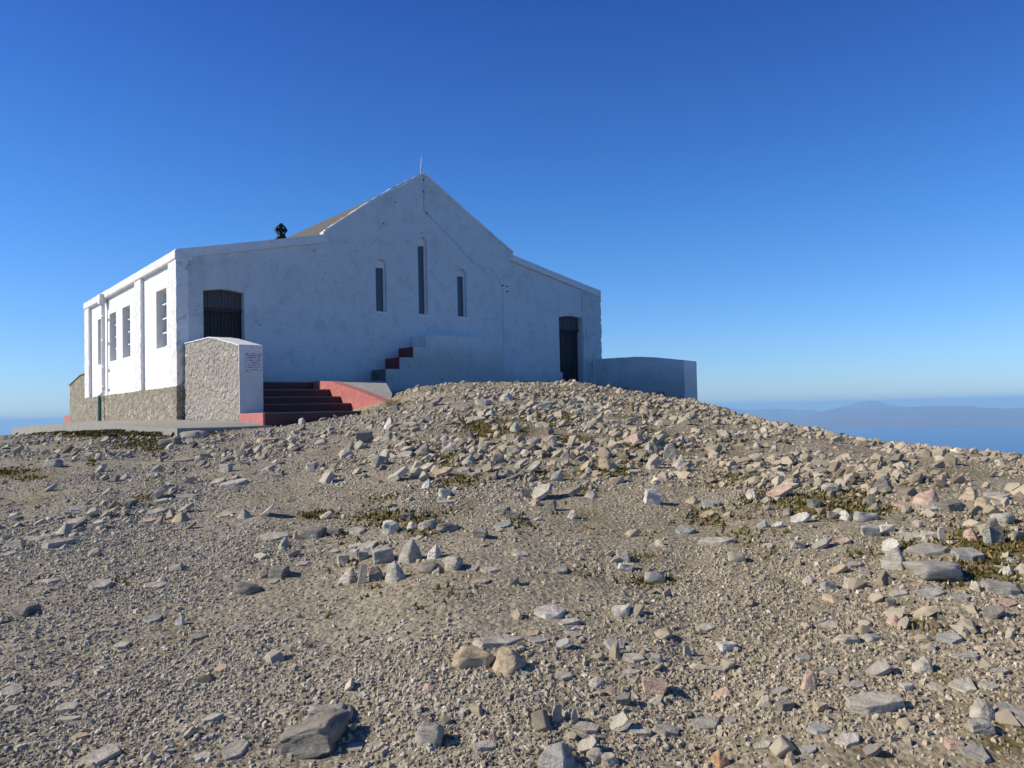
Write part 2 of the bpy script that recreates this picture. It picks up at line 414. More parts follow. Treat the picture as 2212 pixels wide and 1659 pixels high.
def mesh_from(co, quads, tris=None):
    me = bpy.data.meshes.new('m')
    nq = len(quads) if quads is not None else 0; ntr = len(tris) if tris is not None else 0
    me.vertices.add(len(co)); me.vertices.foreach_set('co', np.asarray(co, np.float32).ravel())
    loops = []; starts = []; k = 0
    if nq: loops.append(np.asarray(quads).ravel()); starts.append(np.arange(nq) * 4); k = nq * 4
    if ntr: loops.append(np.asarray(tris).ravel()); starts.append(k + np.arange(ntr) * 3)
    loops = np.concatenate(loops); starts = np.concatenate(starts)
    me.loops.add(len(loops)); me.loops.foreach_set('vertex_index', loops.astype(np.int32))
    me.polygons.add(nq + ntr); me.polygons.foreach_set('loop_start', starts.astype(np.int32))
    me.update(calc_edges=True)
    me.shade_flat()
    return me

def ground_mat():
    mt, nt, bs = node_mat('summit_gravel_and_earth')
    v = objvec(nt)
    def attr(n):
        a = N(nt, 'ShaderNodeAttribute'); a.attribute_name = n; return a.outputs['Fac']
    warm = attr('warm')
    a = mix(nt, warm, (.285, .243, .185), (.32, .255, .158))
    b = mix(nt, warm, (.395, .345, .268), (.435, .358, .235))
    c = mix(nt, ramp(nt, noise_tex(nt, v, 1.7, 6, .65), [(.35, 0), (.65, 1)]), a, b)
    vo = N(nt, 'ShaderNodeTexVoronoi', feature='F1'); vo.inputs['Scale'].default_value = 38; nt.links.new(v, vo.inputs['Vector'])
    sp = N(nt, 'ShaderNodeSeparateColor'); nt.links.new(vo.outputs['Color'], sp.inputs[0])
    peb = ramp(nt, sp.outputs[0], [(0, (.14, .122, .08)), (.35, (.29, .262, .18)), (.7, (.42, .385, .275)), (1, (.58, .54, .42))])
    c = mix(nt, .5, c, peb)
    c = mix(nt, ramp(nt, noise_tex(nt, v, 60, 5, .7), [(.3, .5), (.6, 0)]), c, (.13, .115, .10))
    ms = noise_tex(nt, v, 14, 5, .7)
    mcol = ramp(nt, ms, [(.3, (.085, .075, .02)), (.5, (.17, .13, .04)), (.7, (.25, .185, .085))])
    mf = math_(nt, 'MULTIPLY', attr('moss'), ramp(nt, noise_tex(nt, v, 9, 5, .7), [(.33, .35), (.55, 1.1)]))
    mfc = N(nt, 'ShaderNodeClamp'); nt.links.new(mf, mfc.inputs[0])
    c = mix(nt, mfc.outputs[0], c, mcol)
    nt.links.new(c, bs.inputs['Base Color']); bs.inputs['Roughness'].default_value = .95
    bs.inputs['Specular IOR Level'].default_value = .25
    b_ = bump(nt, bs, vo.outputs['Distance'], .7, -.012)
    b_ = bump(nt, bs, noise_tex(nt, v, 18, 6, .7), .7, .02, b_)
    bump(nt, bs, noise_tex(nt, v, 90, 4, .7), .5, .004, b_)
    return mt
def rock_mat(name, attr_tone=False, col=(.42, .40, .36)):
    mt, nt, bs = node_mat(name)
    v = objvec(nt)
    vs = objvec(nt, (1, 1, 4.5))
    if attr_tone:
        a = N(nt, 'ShaderNodeAttribute'); a.attribute_name = 'tone'
        w = N(nt, 'ShaderNodeAttribute'); w.attribute_name = 'warm'
        cg = ramp(nt, a.outputs['Fac'], [(0, (.155, .140, .105)), (.35, (.365, .332, .262)), (.7, (.52, .48, .39)), (.93, (.60, .57, .455)), (1, (.76, .73, .60))])
        cw = ramp(nt, a.outputs['Fac'], [(0, (.17, .135, .085)), (.35, (.37, .312, .21)), (.62, (.50, .435, .315)), (.8, (.50, .395, .265)), (.93, (.58, .51, .39)), (1, (.74, .67, .53))])
        c = mix(nt, w.outputs['Fac'], cg, cw)
        c = mix(nt, ramp(nt, noise_tex(nt, v, 30, 4, .6), [(.3, .35), (.6, 0)]), c, (.22, .20, .18))
        nt.links.new(c, bs.inputs['Base Color'])
        bump(nt, bs, noise_tex(nt, v, 55, 4, .65), .5, .006)
    else:
        dark = tuple(x * .55 for x in col); pale = tuple(min(1, x * 1.28 + .02) for x in col)
        c = mix(nt, ramp(nt, noise_tex(nt, v, 3.2, 6, .65), [(.32, 0), (.68, 1)]), col, pale)
        c = mix(nt, ramp(nt, noise_tex(nt, vs, 9, 7, .7, .8), [(.34, .75), (.52, 0)]), c, dark)
        c = mix(nt, ramp(nt, noise_tex(nt, v, 26, 5, .75), [(.60, 0), (.68, .8)]), c, tuple(x * .36 for x in col))
        c = mix(nt, ramp(nt, noise_tex(nt, v, 7, 5, .7, .5), [(.60, 0), (.66, .55)]), c, (.62, .61, .56))
        nt.links.new(c, bs.inputs['Base Color'])
        b = bump(nt, bs, noise_tex(nt, vs, 7, 7, .7, .6), .75, .025)
        b = bump(nt, bs, noise_tex(nt, v, 32, 6, .7), .8, .010, b)
        bump(nt, bs, noise_tex(nt, v, 110, 3, .6), .4, .003, b)
    bs.inputs['Roughness'].default_value = .85; bs.inputs['Specular IOR Level'].default_value = .3
    return mt

ground = link('ground', build_terrain(), ground_mat(), smooth=True); ground.name = 'ground'
tag(ground, kind='structure')
# ================================================================== the church
W_, L_ = 15.0, 11.7
class Thing:
    def __init__(s, name, label, cat, base=(0, 0, 0), group=None, kind=None):
        s.b = base; s.o = on_site(name, *base); tag(s.o, label, cat, group, kind)
    def part(s, name, bm, mat, parent=None, label=None, smooth=False):
        o = link(name, moved(bm, s.b), M[mat] if isinstance(mat, str) else mat, parent or s.o, smooth)
        if label: o['label'] = label
        return o
def box(a, b):
    bm = bmesh.new(); add_box(bm, a, b); return bm
def rbox(a, b, amp=.008, edge=.16, seed=0, freq=3, bev=.0):
    bm = box(a, b)
    if bev: bmesh.ops.bevel(bm, geom=list(bm.edges), offset=bev, segments=2, affect='EDGES', profile=.6)
    roughen(bm, amp, edge, freq, seed); return bm
def prism(loops, axis, d0, d1, amp=0, edge=.2, seed=0, freq=3):
    bm = bmesh.new(); add_prism(bm, loops, axis, d0, d1)
    if amp: roughen(bm, amp, edge, freq, seed)
    return bm
def rect(a, b, c, d): return [(a, b), (c, b), (c, d), (a, d)]
def arch_loop(u0, u1, w0, wt, n=12, grow=0):
    r = (u1 - u0) / 2 + grow; uc = (u0 + u1) / 2; ws = wt - (u1 - u0) / 2
    return [(u0 - grow, w0 - grow), (u1 + grow, w0 - grow)] + [(uc + r * math.cos(t), ws + r * 1.18 * math.sin(t)) for t in [math.pi * k / n for k in range(n + 1)]]

church = Thing('church', 'white plastered hilltop chapel with steep front gable and two lower side aisles', 'church', (0, 0, -.03))
WF = .06                                             # main face of the front, behind the trim
doorL = [(.68, .86), (1.77, .86), (1.77, 3.31), (1.42, 3.36), (1.14, 3.37), (.68, 3.30)]
doorR = [(12.99, .86), (14.10, .86), (14.10, 3.28), (13.72, 3.33), (13.42, 3.33), (12.99, 3.26)]
lanc = [(5.74, 6.10, 3.04, 4.60, 4.38), (7.225, 7.555, 3.04, 5.44, 5.20), (8.68, 9.03, 3.04, 4.58, 4.37)]
gable = [(.02, -.6), (W_ - .02, -.6), (W_ - .02, 4.30), (10.98, 5.15), (10.98, 5.36), (9.2, 6.44), (7.58, 7.44), (7.45, 7.47), (6.4, 6.86), (5.5, 6.27), (4.08, 5.30), (4.08, 5.12), (.02, 4.24)]
fw = bmesh.new()
add_prism(fw, [[(p, q - .05) if q > 4.9 else (p, q) for p, q in gable], doorL, doorR] + [arch_loop(a, b, c, d) for a, b, c, d, e in lanc], 'v', WF, .30)
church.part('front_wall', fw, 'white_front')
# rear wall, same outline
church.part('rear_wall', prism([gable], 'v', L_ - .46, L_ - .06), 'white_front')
# right wall (turned away from the camera) and left wall with four window openings
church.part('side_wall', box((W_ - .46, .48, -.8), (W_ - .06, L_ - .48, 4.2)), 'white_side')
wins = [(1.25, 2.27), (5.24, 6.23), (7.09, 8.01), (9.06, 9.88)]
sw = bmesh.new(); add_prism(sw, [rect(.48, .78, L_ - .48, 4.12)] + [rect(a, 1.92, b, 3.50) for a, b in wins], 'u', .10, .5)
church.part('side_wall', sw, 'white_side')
# proud pilasters of the side
for a, b, s in ((0.0, .70, 1), (3.58, 4.28, 2), (L_ - .75, L_, 3)):
    bm = rbox((0, a, .80), (.30, b, 4.06), .016, .07, s, 7); church.part('pilaster', bm, 'white_rough')
# rubble base
church.part('stone_base', rbox((-.012, -.008, -.40), (.45, L_, .80), .020, .075, 5, 9), 'rubble', label='bare rubble stone base below the white side wall')
# corner pilasters of the front (left one shares the corner with the side pilaster)
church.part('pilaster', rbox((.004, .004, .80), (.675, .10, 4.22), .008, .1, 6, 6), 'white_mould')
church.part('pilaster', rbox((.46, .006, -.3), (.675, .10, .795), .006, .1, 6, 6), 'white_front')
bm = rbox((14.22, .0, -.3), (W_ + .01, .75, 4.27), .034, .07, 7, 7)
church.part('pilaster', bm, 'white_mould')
church.part('pilaster', rbox((14.12, .01, .5), (14.215, .40, 4.2), .005, .2, 8), 'white_front')
# copings: side eaves, aisle slopes, gable
church.part('coping', rbox((-.03, -.02, 4.05), (.42, L_ + .02, 4.29), .010, .12, 9, 5, .035), 'white_trim')
def strip(pts, th, v0, v1, amp=.008, seed=0):
    top = pts; bot = [(p[0], p[1] - th) for p in pts][::-1]
    return prism([top + bot], 'v', v0, v1, amp, .13, seed, 5)
church.part('coping', strip([(.0, 4.30), (1.0, 4.50), (2.1, 4.73), (3.2, 4.97), (4.20, 5.18)], .23, -.018, .42, .010, 10), 'white_trim')
church.part('coping', strip([(10.86, 5.27), (12.5, 4.89), (14.2, 4.51), (15.01, 4.34)], .22, -.02, .42, .008, 11), 'white_trim')
church.part('coping', strip([(4.12, 5.30), (5.5, 6.29), (6.4, 6.89), (7.45, 7.50)], .075, .035, .17, .012, 12), 'white_trim')
church.part('coping', strip([(7.46, 7.50), (7.6, 7.46), (9.2, 6.46), (10.99, 5.39)], .075, .035, .17, .010, 13), 'white_trim')
# low proud band at the foot of the front
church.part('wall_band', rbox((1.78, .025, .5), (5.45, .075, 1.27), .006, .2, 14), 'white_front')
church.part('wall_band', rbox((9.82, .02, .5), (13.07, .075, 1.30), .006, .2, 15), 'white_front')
# roofs
rf = bmesh.new(); add_prism(rf, [[(3.9, 5.06), (7.5, 7.44), (11.1, 5.06), (11.1, 4.92), (7.5, 7.28), (3.9, 4.92)]], 'v', .175, L_ - .4); roughen(rf, .014, .35, 3, 16)
church.part('roof', rf, 'slate')
for pts in ([(.40, 4.18), (4.02, 4.98), (4.02, 4.88), (.40, 4.08)], [(10.98, 4.98), (14.7, 4.16), (14.7, 4.06), (10.98, 4.88)]):
    church.part('aisle_roof', prism([pts], 'v', .42, L_ - .4), 'slate')
# lancet windows of the front
for a, b, c, d, e in lanc:
    w = church.part('lancet_window', prism([arch_loop(a, b, c, d, 12, .01), rect(a + .006, c + .03, b - .05, e)], 'v', WF + .10, WF + .15), 'white_small')
    church.part('pane', box((a - .01, WF + .145, c), (b - .03, WF + .165, e + .02)), 'glass_blue', w)
    church.part('sill', rbox((a - .03, .030, c - .085), (b + .05, WF + .12, c - .0), .004, .1, int(a)), 'white_trim', w)
    # raised plaster hood round the arch
    o1 = arch_loop(a, b, c + .5, d, 12, .055)[2:]; i1 = arch_loop(a, b, c + .5, d, 12, .006)[2:]
    church.part('hood_mould', prism([o1 + i1[::-1]], 'v', WF - .006, WF + .03), 'white_front', w)
# side windows
for k, (a, b) in enumerate(wins):
    w = church.part('side_window', prism([rect(a + .0, 1.92, b, 3.50), rect(a + .07, 2.0, b - .07, 3.43)], 'u', .30, .36), 'white_small')
    church.part('pane', box((.345, a + .03, 1.95), (.365, b - .03, 3.47)), 'glass_dark', w)
    for q in (1, 2, 3):
        z = 1.92 + 1.58 * q / 4 + .03
        church.part('glazing_bar', box((.24, a + .02, z - .02), (.34, b - .02, z + .02)), 'white_small', w)
# doors
for (u0, u1, nm) in ((.68, 1.77, 'L'), (12.99, 14.10, 'R')):
    d = church.part('door', box((u0 - .03, WF + .30, .80), (u1 + .03, WF + .34, 2.84)), 'door')
    pl = bmesh.new(); n = 12; wd = (u1 - u0) / n
    for k in range(n):
        dz = .006 * ((k * 7) % 3)
        add_box(pl, (u0 + k * wd + .006, WF + .265 + dz, .88), (u0 + (k + 1) * wd - .006, WF + .305, 2.80))
    church.part('door_boards', pl, 'door', d)
    tb = bmesh.new()
    for k in range(n):
        add_box(tb, (u0 + k * wd + .004, WF + .20 + .008 * (k % 2), 2.86), (u0 + (k + 1) * wd - .004, WF + .26, 3.45))
    church.part('transom_panel', tb, 'transom')
    church.part('door_beam', box((u0 - .02, WF + .17, 2.79), (u1 + .02, WF + .30, 2.88)), 'door')
    if nm == 'R': church.part('threshold', box((u0 - .02, WF - .05, .70), (u1 + .02, WF + .28, .885)), 'concrete')
# rod on the gable, cable pinned to the front
bm = bmesh.new(); add_tube(bm, [(7.51, .25, 7.36), (7.51, .25, 7.72)], .016, 8); add_tube(bm, [(7.51, .25, 7.70), (7.545, .25, 8.06)], [.011, .006], 8)
church.part('lightning_rod', bm, 'rod')
cab = [(7.50, 7.42), (7.48, 7.0), (7.475, 6.5), (7.47, 6.3), (7.57, 6.25), (7.9, 6.0), (8.31, 5.68), (8.7, 5.36), (9.11, 5.02), (9.35, 4.83), (9.58, 4.73), (9.85, 4.71), (10.08, 4.66), (10.25, 4.52), (10.38, 4.32), (10.46, 4.18), (10.52, 3.9), (10.50, 3.0), (10.48, 2.0), (10.47, 1.1)]
bm = bmesh.new(); add_tube(bm, [(a, WF - .008, b) for a, b in cab], .0075, 6)
ck = church.part('cable', bm, 'cable')
for a, b in ((7.48, 7.28), (7.47, 6.9), (7.57, 6.25)):
    church.part('cable_clip', box((a - .022, WF - .022, b - .022), (a + .022, WF + .0, b + .022)), 'rust', ck)
for a, b in ((10.70, 4.0), (10.52, 4.19), (10.68, 4.17)):
    church.part('iron_bracket', box((a - .03, WF - .02, b - .02), (a + .03, WF + .01, b + .02)), 'rust')
# ringed cross on the far gable
cr = bmesh.new(); vc = L_ - .26; uc, wc = 7.47, 7.87
ring_o = [(uc + .225 * math.cos(t), wc + .225 * math.sin(t)) for t in [2 * math.pi * k / 28 for k in range(28)]]
holes = []
for sx in (-1, 1):
    for sy in (-1, 1):
        holes.append([(uc + sx * .108 + .047 * math.cos(t), wc + sy * .112 + .053 * math.sin(t)) for t in [2 * math.pi * k / 10 for k in range(10)]])
add_prism(cr, [ring_o] + holes, 'v', vc - .07, vc + .07)
add_box(cr, (uc - .055, vc - .085, 7.60), (uc + .055, vc + .085, 8.14)); add_box(cr, (uc - .25, vc - .084, 7.82), (uc + .25, vc + .084, 7.925))
church.part('ringed_cross', cr, 'iron', label='small black ringed stone cross on the far gable')
cb = bmesh.new()
add_prism(cb, [[(uc - .36, 7.34), (uc + .36, 7.34), (uc + .25, 7.46), (uc + .14, 7.56), (uc + .11, 7.67), (uc - .11, 7.67), (uc - .14, 7.56), (uc - .25, 7.46)]], 'v', vc - .17, vc + .17)
church.part('cross_base', cb, 'iron')
# downpipe on the side
bm = bmesh.new(); add_tube(bm, [(-.02, 8.44, 4.02), (-.02, 8.44, .98), (-.03, 8.44, .90), (-.14, 8.44, .78)], .062, 12)
dp = church.part('downpipe', bm, 'white_small', smooth=False)
bm = bmesh.new(); add_prism(bm, [[(8.32, 3.88), (8.56, 3.88), (8.66, 4.06), (8.66, 4.20), (8.22, 4.20), (8.22, 4.06)]], 'u', -.16, .03)
church.part('hopper', bm, 'white_small', dp)
for z in (3.45, 2.65, 1.75, 1.1):
    church.part('pipe_bracket', box((-.085, 8.16, z - .02), (-.02, 8.50, z + .02)), 'white_small', dp)
bm = bmesh.new(); add_tube(bm, [(-.14, 8.44, .80), (-.14, 8.44, -.10)], .058, 12)
church.part('lower_pipe', bm, 'pipe_green', dp, label='green painted lower length of the downpipe')
bm = bmesh.new(); add_tube(bm, [(-.03, 8.17, 3.95), (-.03, 8.17, .85)], .014, 6)
church.part('thin_conduit', bm, 'cable')

# ------------------------------------------------------------------ stair walls
def stair_wall(name, label, u0, u1, v_far, v_near, stone_side, group='low walls flanking the steps', hs=(1.86, 1.855, 1.80, 1.515)):
    """low wall running out from the church, ridge-backed top, white end; s = direction"""
    t = Thing(name, label, 'wall', ((u0 + u1) / 2, (v_far + v_near) / 2, .07), group)
    n = v_near; f = v_far; s = f - n
    prof = [(f, -.6), (f, hs[0]), (f - s * .50, hs[1]), (f - s * .60, hs[2]), (n, hs[3]), (n, -.6)]
    t.part('wall_core', prism([prof], 'u', u0 + (.012 if stone_side == 'harl' else 0), u1, *((.024, .06, 3, 9) if stone_side == 'harl' else (.006, .16, 3, 5))), stone_side)
    return t, prof
t, prof = stair_wall('flanking_wall', 'rough stone wall with white capped end, left of the pink steps', .16, .66, -.02, -4.06, 'harl')
top = [(-.02, 1.86), (-2.04, 1.855), (-2.45, 1.80), (-4.06, 1.515)]
t.part('white_cap', prism([[(a, b + .012) for a, b in top] + [(a, b + .036) for a, b in top[::-1]]], 'u', .160, .685, .007, .1, 4), 'white_small')
t.part('white_end', rbox((.150, -4.085, .072), (.672, -4.058, 1.53), .004, .12, 5), 'white_trim', label='white painted end face carrying the sign')
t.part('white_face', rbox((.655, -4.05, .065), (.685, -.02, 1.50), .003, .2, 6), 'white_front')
# sign
sg = Thing('sign', 'small white notice with faded red lettering bolted to the end of the stone wall', 'sign', (.465, -4.09, .96))
sp_ = sg.part('sign_plate', box((.295, -4.104, .965), (.632, -4.088, 1.365)), 'sign')
lt = bmesh.new(); rr = random.Random(4)
rows = [(1.315, [(.325, .045), (.385, .07), (.465, .075), (.56, .05)]), (1.272, [(.32, .13), (.46, .06), (.56, .05)]), (1.215, [(.325, .025), (.37, .07), (.47, .02), (.52, .09)]),
        (1.165, [(.39, .02), (.43, .05), (.50, .08)]), (1.112, [(.345, .055), (.42, .07), (.505, .015), (.545, .06)]), (1.062, [(.325, .11), (.46, .02), (.495, .04), (.56, .055)]), (1.010, [(.42, .07), (.51, .035)])]
for w, ws in rows:
    for u, ln in ws:
        k = 0
        while k < ln - .006:
            hgt = rr.uniform(.014, .026); add_box(lt, (u + k, -4.107, w - .012), (u + k + .007, -4.1035, w - .012 + hgt))
            if rr.random() < .6: add_box(lt, (u + k + .006, -4.1072, w + rr.uniform(-.012, .008)), (u + k + .013, -4.1036, w + .012))
            k += .0145
sg.part('lettering', lt, 'sign_red')
for (u, w) in ((.315, 1.345), (.463, 1.352), (.612, 1.345), (.320, .988), (.610, .990)):
    b = bmesh.new(); bmesh.ops.create_cone(b, cap_ends=True, segments=8, radius1=.013, radius2=.009, depth=.014, matrix=Matrix.Translation((u, -4.112, w)) @ Matrix.Rotation(R(90), 4, 'X'))
    sg.part('bolt', b, 'rust')
# right flanking wall
t, prof = stair_wall('flanking_wall', 'white wall in shade right of the church, running downhill beside hidden steps', 14.5, 14.96, -.02, -4.24, 'white_front', hs=(1.79, 1.745, 1.71, 1.475))
t.part('white_end', rbox((14.502, -4.262, -.5), (15.12, -4.236, 1.465), .004, .12, 15), 'white_trim')
t.part('outer_thickness', prism([[(-4.235, -.6), (-4.235, 1.47), (-2.6, 1.70), (-.5, 1.74), (-.5, -.6)]], 'u', 14.955, 15.12, .003, .3, 16), 'white_trim')
# rear flanking wall on the left, mirrored
t = Thing('flanking_wall', 'rubble wall beyond the far end of the church side, with sloping top', 'wall', (.4, L_ + 1.6, -.05), 'low walls flanking the steps')
t.part('wall_core', prism([[(L_ + .01, -.6), (L_ + .01, 1.70), (L_ + 1.3, 1.68), (L_ + 3.55, 1.38), (L_ + 3.55, -.6)]], 'u', .10, .6, .012, .14, 8, 6), 'rubble')
t.part('dark_cap', prism([[(L_ + .01, 1.715), (L_ + 1.3, 1.695), (L_ + 3.6, 1.39), (L_ + 3.6, 1.42), (L_ + 1.3, 1.73), (L_ + .01, 1.75)]], 'u', .07, .63, .004, .2, 9), 'brown_stone')
pt = Thing('pink_block', 'small faded pink block at the far end of the rubble wall', 'block', (.3, L_ + 4.2, -.05))
pt.part('block_body', rbox((.12, L_ + 3.6, -.3), (.6, L_ + 4.95, .20), .01, .15, 3, bev=.02), 'pink')
# ------------------------------------------------------------------ steps with the pink kerb
st = Thing('stone_steps', 'flight of dark red steps with a faded pink kerb rising to the left door', 'steps', (1.9, -3.2, -.13))
edges = [(-5.45, .06), (-3.68, .26), (-3.13, .435), (-2.52, .63), (-1.52, .855)]
for k, (v, w) in enumerate(edges):
    vb = edges[k + 1][0] + .10 if k < 4 else .0
    u0 = .665 if k else .16
    if k == 0:
        st.part('step', rbox((.19, v, -.55), (2.95, vb, w - .014), .006, .2, k, bev=.012), 'step')
        st.part('plinth', rbox((.14, v - .005, -.40), (.186, -4.09, .065), .006, .15, 31, bev=.01), 'pink', label='faded pink plinth under the white wall end')
    else: st.part('step', rbox((.688, v, -.3), (2.985 if k < 4 else 3.2, vb, w - .014), .006, .2, k, bev=.012), 'step')
    st.part('tread', rbox((.19 if k == 0 else .689, v + .010, w - .013), (2.98 if k < 4 else 3.2, vb, w + .006), .003, .25, 60 + k), 'tread')
kp = [(-.90, .87), (-1.9, .87), (-2.5, .83), (-3.2, .71), (-4.0, .55), (-4.8, .37), (-5.2, .27), (-5.28, .16), (-5.28, -.5), (-.90, -.5)]
st.part('side_kerb', prism([kp], 'u', 2.99, 3.24, .010, .13, 21, 4), 'pink', label='faded pink kerb sloping down the right of the steps')
ap = [(3.25, -.3), (5.3, -.3), (5.2, -1.2), (4.7, -2.2), (4.2, -3.3), (3.7, -4.4), (3.25, -5.1)]
bm = bmesh.new(); add_prism(bm, [ap], 'w', 0, .25)
for _ in range(3): bmesh.ops.subdivide_edges(bm, edges=[e for e in bm.edges if e.calc_length() > .4], cuts=1, use_grid_fill=True)
bmesh.ops.triangulate(bm, faces=list(bm.faces))
kv = [p[0] for p in kp[:8]][::-1]; kw = [p[1] for p in kp[:8]][::-1]
for v_ in bm.verts:
    topw = float(np.interp(v_.co.y, kv, kw)) - .012 + .015 * mnoise.noise(v_.co * 2)
    v_.co.z = topw + .02 * (v_.co.x - 3.4) - (.25 - v_.co.z)
st.part('concrete_ramp', bm, 'concrete_apron', label='grey concrete ramp along the pink kerb')
# terrace under the front
tr = link('terrace', rbox((3.26, -.62, .1), (14.46, .05, .80), .01, .4, 2), M['concrete']); tr.location = (*from_uv(0, 0), EYE); tr.rotation_euler = (0, 0, YAW); tag(tr, kind='structure')
# lower steps by the right wall
rs_ = Thing('stone_steps', 'dark steps descending along the foot of the white wall on the right', 'steps', (13.8, -2.3, .4))
for k, (v, w) in enumerate([(-4.6, .05), (-4.1, .25), (-3.4, .44), (-1.75, .64)]):
    vb = [-4.05, -3.35, -1.7, -.62][k]
    rs_.part('step', rbox((13.2, v, -.4), (14.495, vb, w + .07), .006, .2, k + 40), 'concrete')
# ------------------------------------------------------------------ raised platform against the front
al = Thing('raised_platform', 'white walled raised platform with two red step sides against the church front', 'platform', (7.7, -.4, .85))
d = -.80
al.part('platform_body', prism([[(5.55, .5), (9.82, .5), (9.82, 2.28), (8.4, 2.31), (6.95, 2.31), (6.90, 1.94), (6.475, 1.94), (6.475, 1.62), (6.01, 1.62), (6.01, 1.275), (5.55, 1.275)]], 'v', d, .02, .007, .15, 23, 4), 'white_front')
al.part('red_riser', rbox((5.985, d + .01, 1.285), (6.012, .0, 1.625), .004, .12, 24), 'red', label='lower dark red painted riser')
al.part('red_riser', rbox((6.45, d + .01, 1.635), (6.478, .0, 1.945), .004, .12, 25), 'red', label='upper dark red painted riser')
al.part('stone_riser', rbox((5.53, d + .02, .5), (5.552, .0, 1.27), .006, .12, 26), 'brown_stone')
# ------------------------------------------------------------------ concrete apron round the left side
outer = [(.3, -5.52, -.19), (-1.45, -5.35, -.205), (-1.50, -2.5, -.17), (-1.50, 1.0, -.13), (-1.50, 5, -.11), (-1.52, 9, -.13), (-1.60, 13.0, -.18), (-1.70, 17.0, -.28), (-1.2, 19.5, -.40), (.4, 20.0, -.40)]
inner = [(.3, -.02, -.045), (.02, -.0, -.04), (-.0, 2, -.035), (-.0, 5, -.035), (-.0, 9, -.035), (.05, 13, -.05), (.1, 16.5, -.16), (.3, 17.5, -.22)]
bm = bmesh.new()
n_ = 60
def samp(pts, t):
    P_ = np.array(pts); s = np.concatenate([[0], np.cumsum(np.linalg.norm(np.diff(P_, axis=0), axis=1))]); s /= s[-1]
    return np.array([np.interp(t, s, P_[:, k]) for k in range(3)])
inner2 = [(.3, -5.0, -.10), (.1, -4.6, -.10), (.1, -4.0, -.09), (.1, -.5, -.06)] + inner[1:]
rows_ = []
for i in range(n_ + 1):
    t = i / n_; o_ = samp(outer, t); i_ = samp(inner2, t); row = []
    for k in range(5):
        p = o_ * (1 - k / 4) + i_ * (k / 4); q = Vector(p); q.z += .012 * mnoise.noise(q * 1.3); row.append(bm.verts.new(q))
    e = bm.verts.new((o_[0], o_[1], o_[2] - .5)); rows_.append([e] + row)
for A_, B_ in zip(rows_, rows_[1:]):
    for k in range(5): bm.faces.new((A_[k], A_[k + 1], B_[k + 1], B_[k]))
for row in (rows_[0], rows_[-1]):
    base = [bm.verts.new((v_.co.x, v_.co.y, v_.co.z - .5)) for v_ in row[2:]]
    prev = row[0]
    for k, b_ in enumerate(base):
        bm.faces.new((prev, row[k + 1], row[k + 2], b_)); prev = b_
apron = link('concrete_path', bm, M['concrete']); apron.location = (*from_uv(0, 0), EYE); apron.rotation_euler = (0, 0, YAW)
tag(apron, kind='structure')

# ================================================================== rocks one can tell apart
TONE = {'p': (.46, .42, .34), 'g': (.36, .335, .28), 'd': (.24, .22, .18), 't': (.45, .36, .24), 'k': (.50, .36, .27), 'w': (.58, .54, .455), 'b': (.36, .35, .315), 'o': (.50, .31, .17)}  # 'd' puts part of the shade on dark-looking rocks into their colour
TW = {'p': 'pale grey', 'g': 'grey', 'd': 'dark', 't': 'tan', 'k': 'pinkish', 'w': 'whitish', 'b': 'blue-grey', 'o': 'orange-brown'}
SW = {'s': 'flat slab', 'w': 'pointed stone', 'b': 'blocky stone', 'r': 'rounded stone', 'f': 'thin upright stone', 'l': 'leaning slab'}
RM = {k: rock_mat('rock_' + TW[k].replace(' ', '_').replace('-', '_'), col=c) for k, c in TONE.items()}
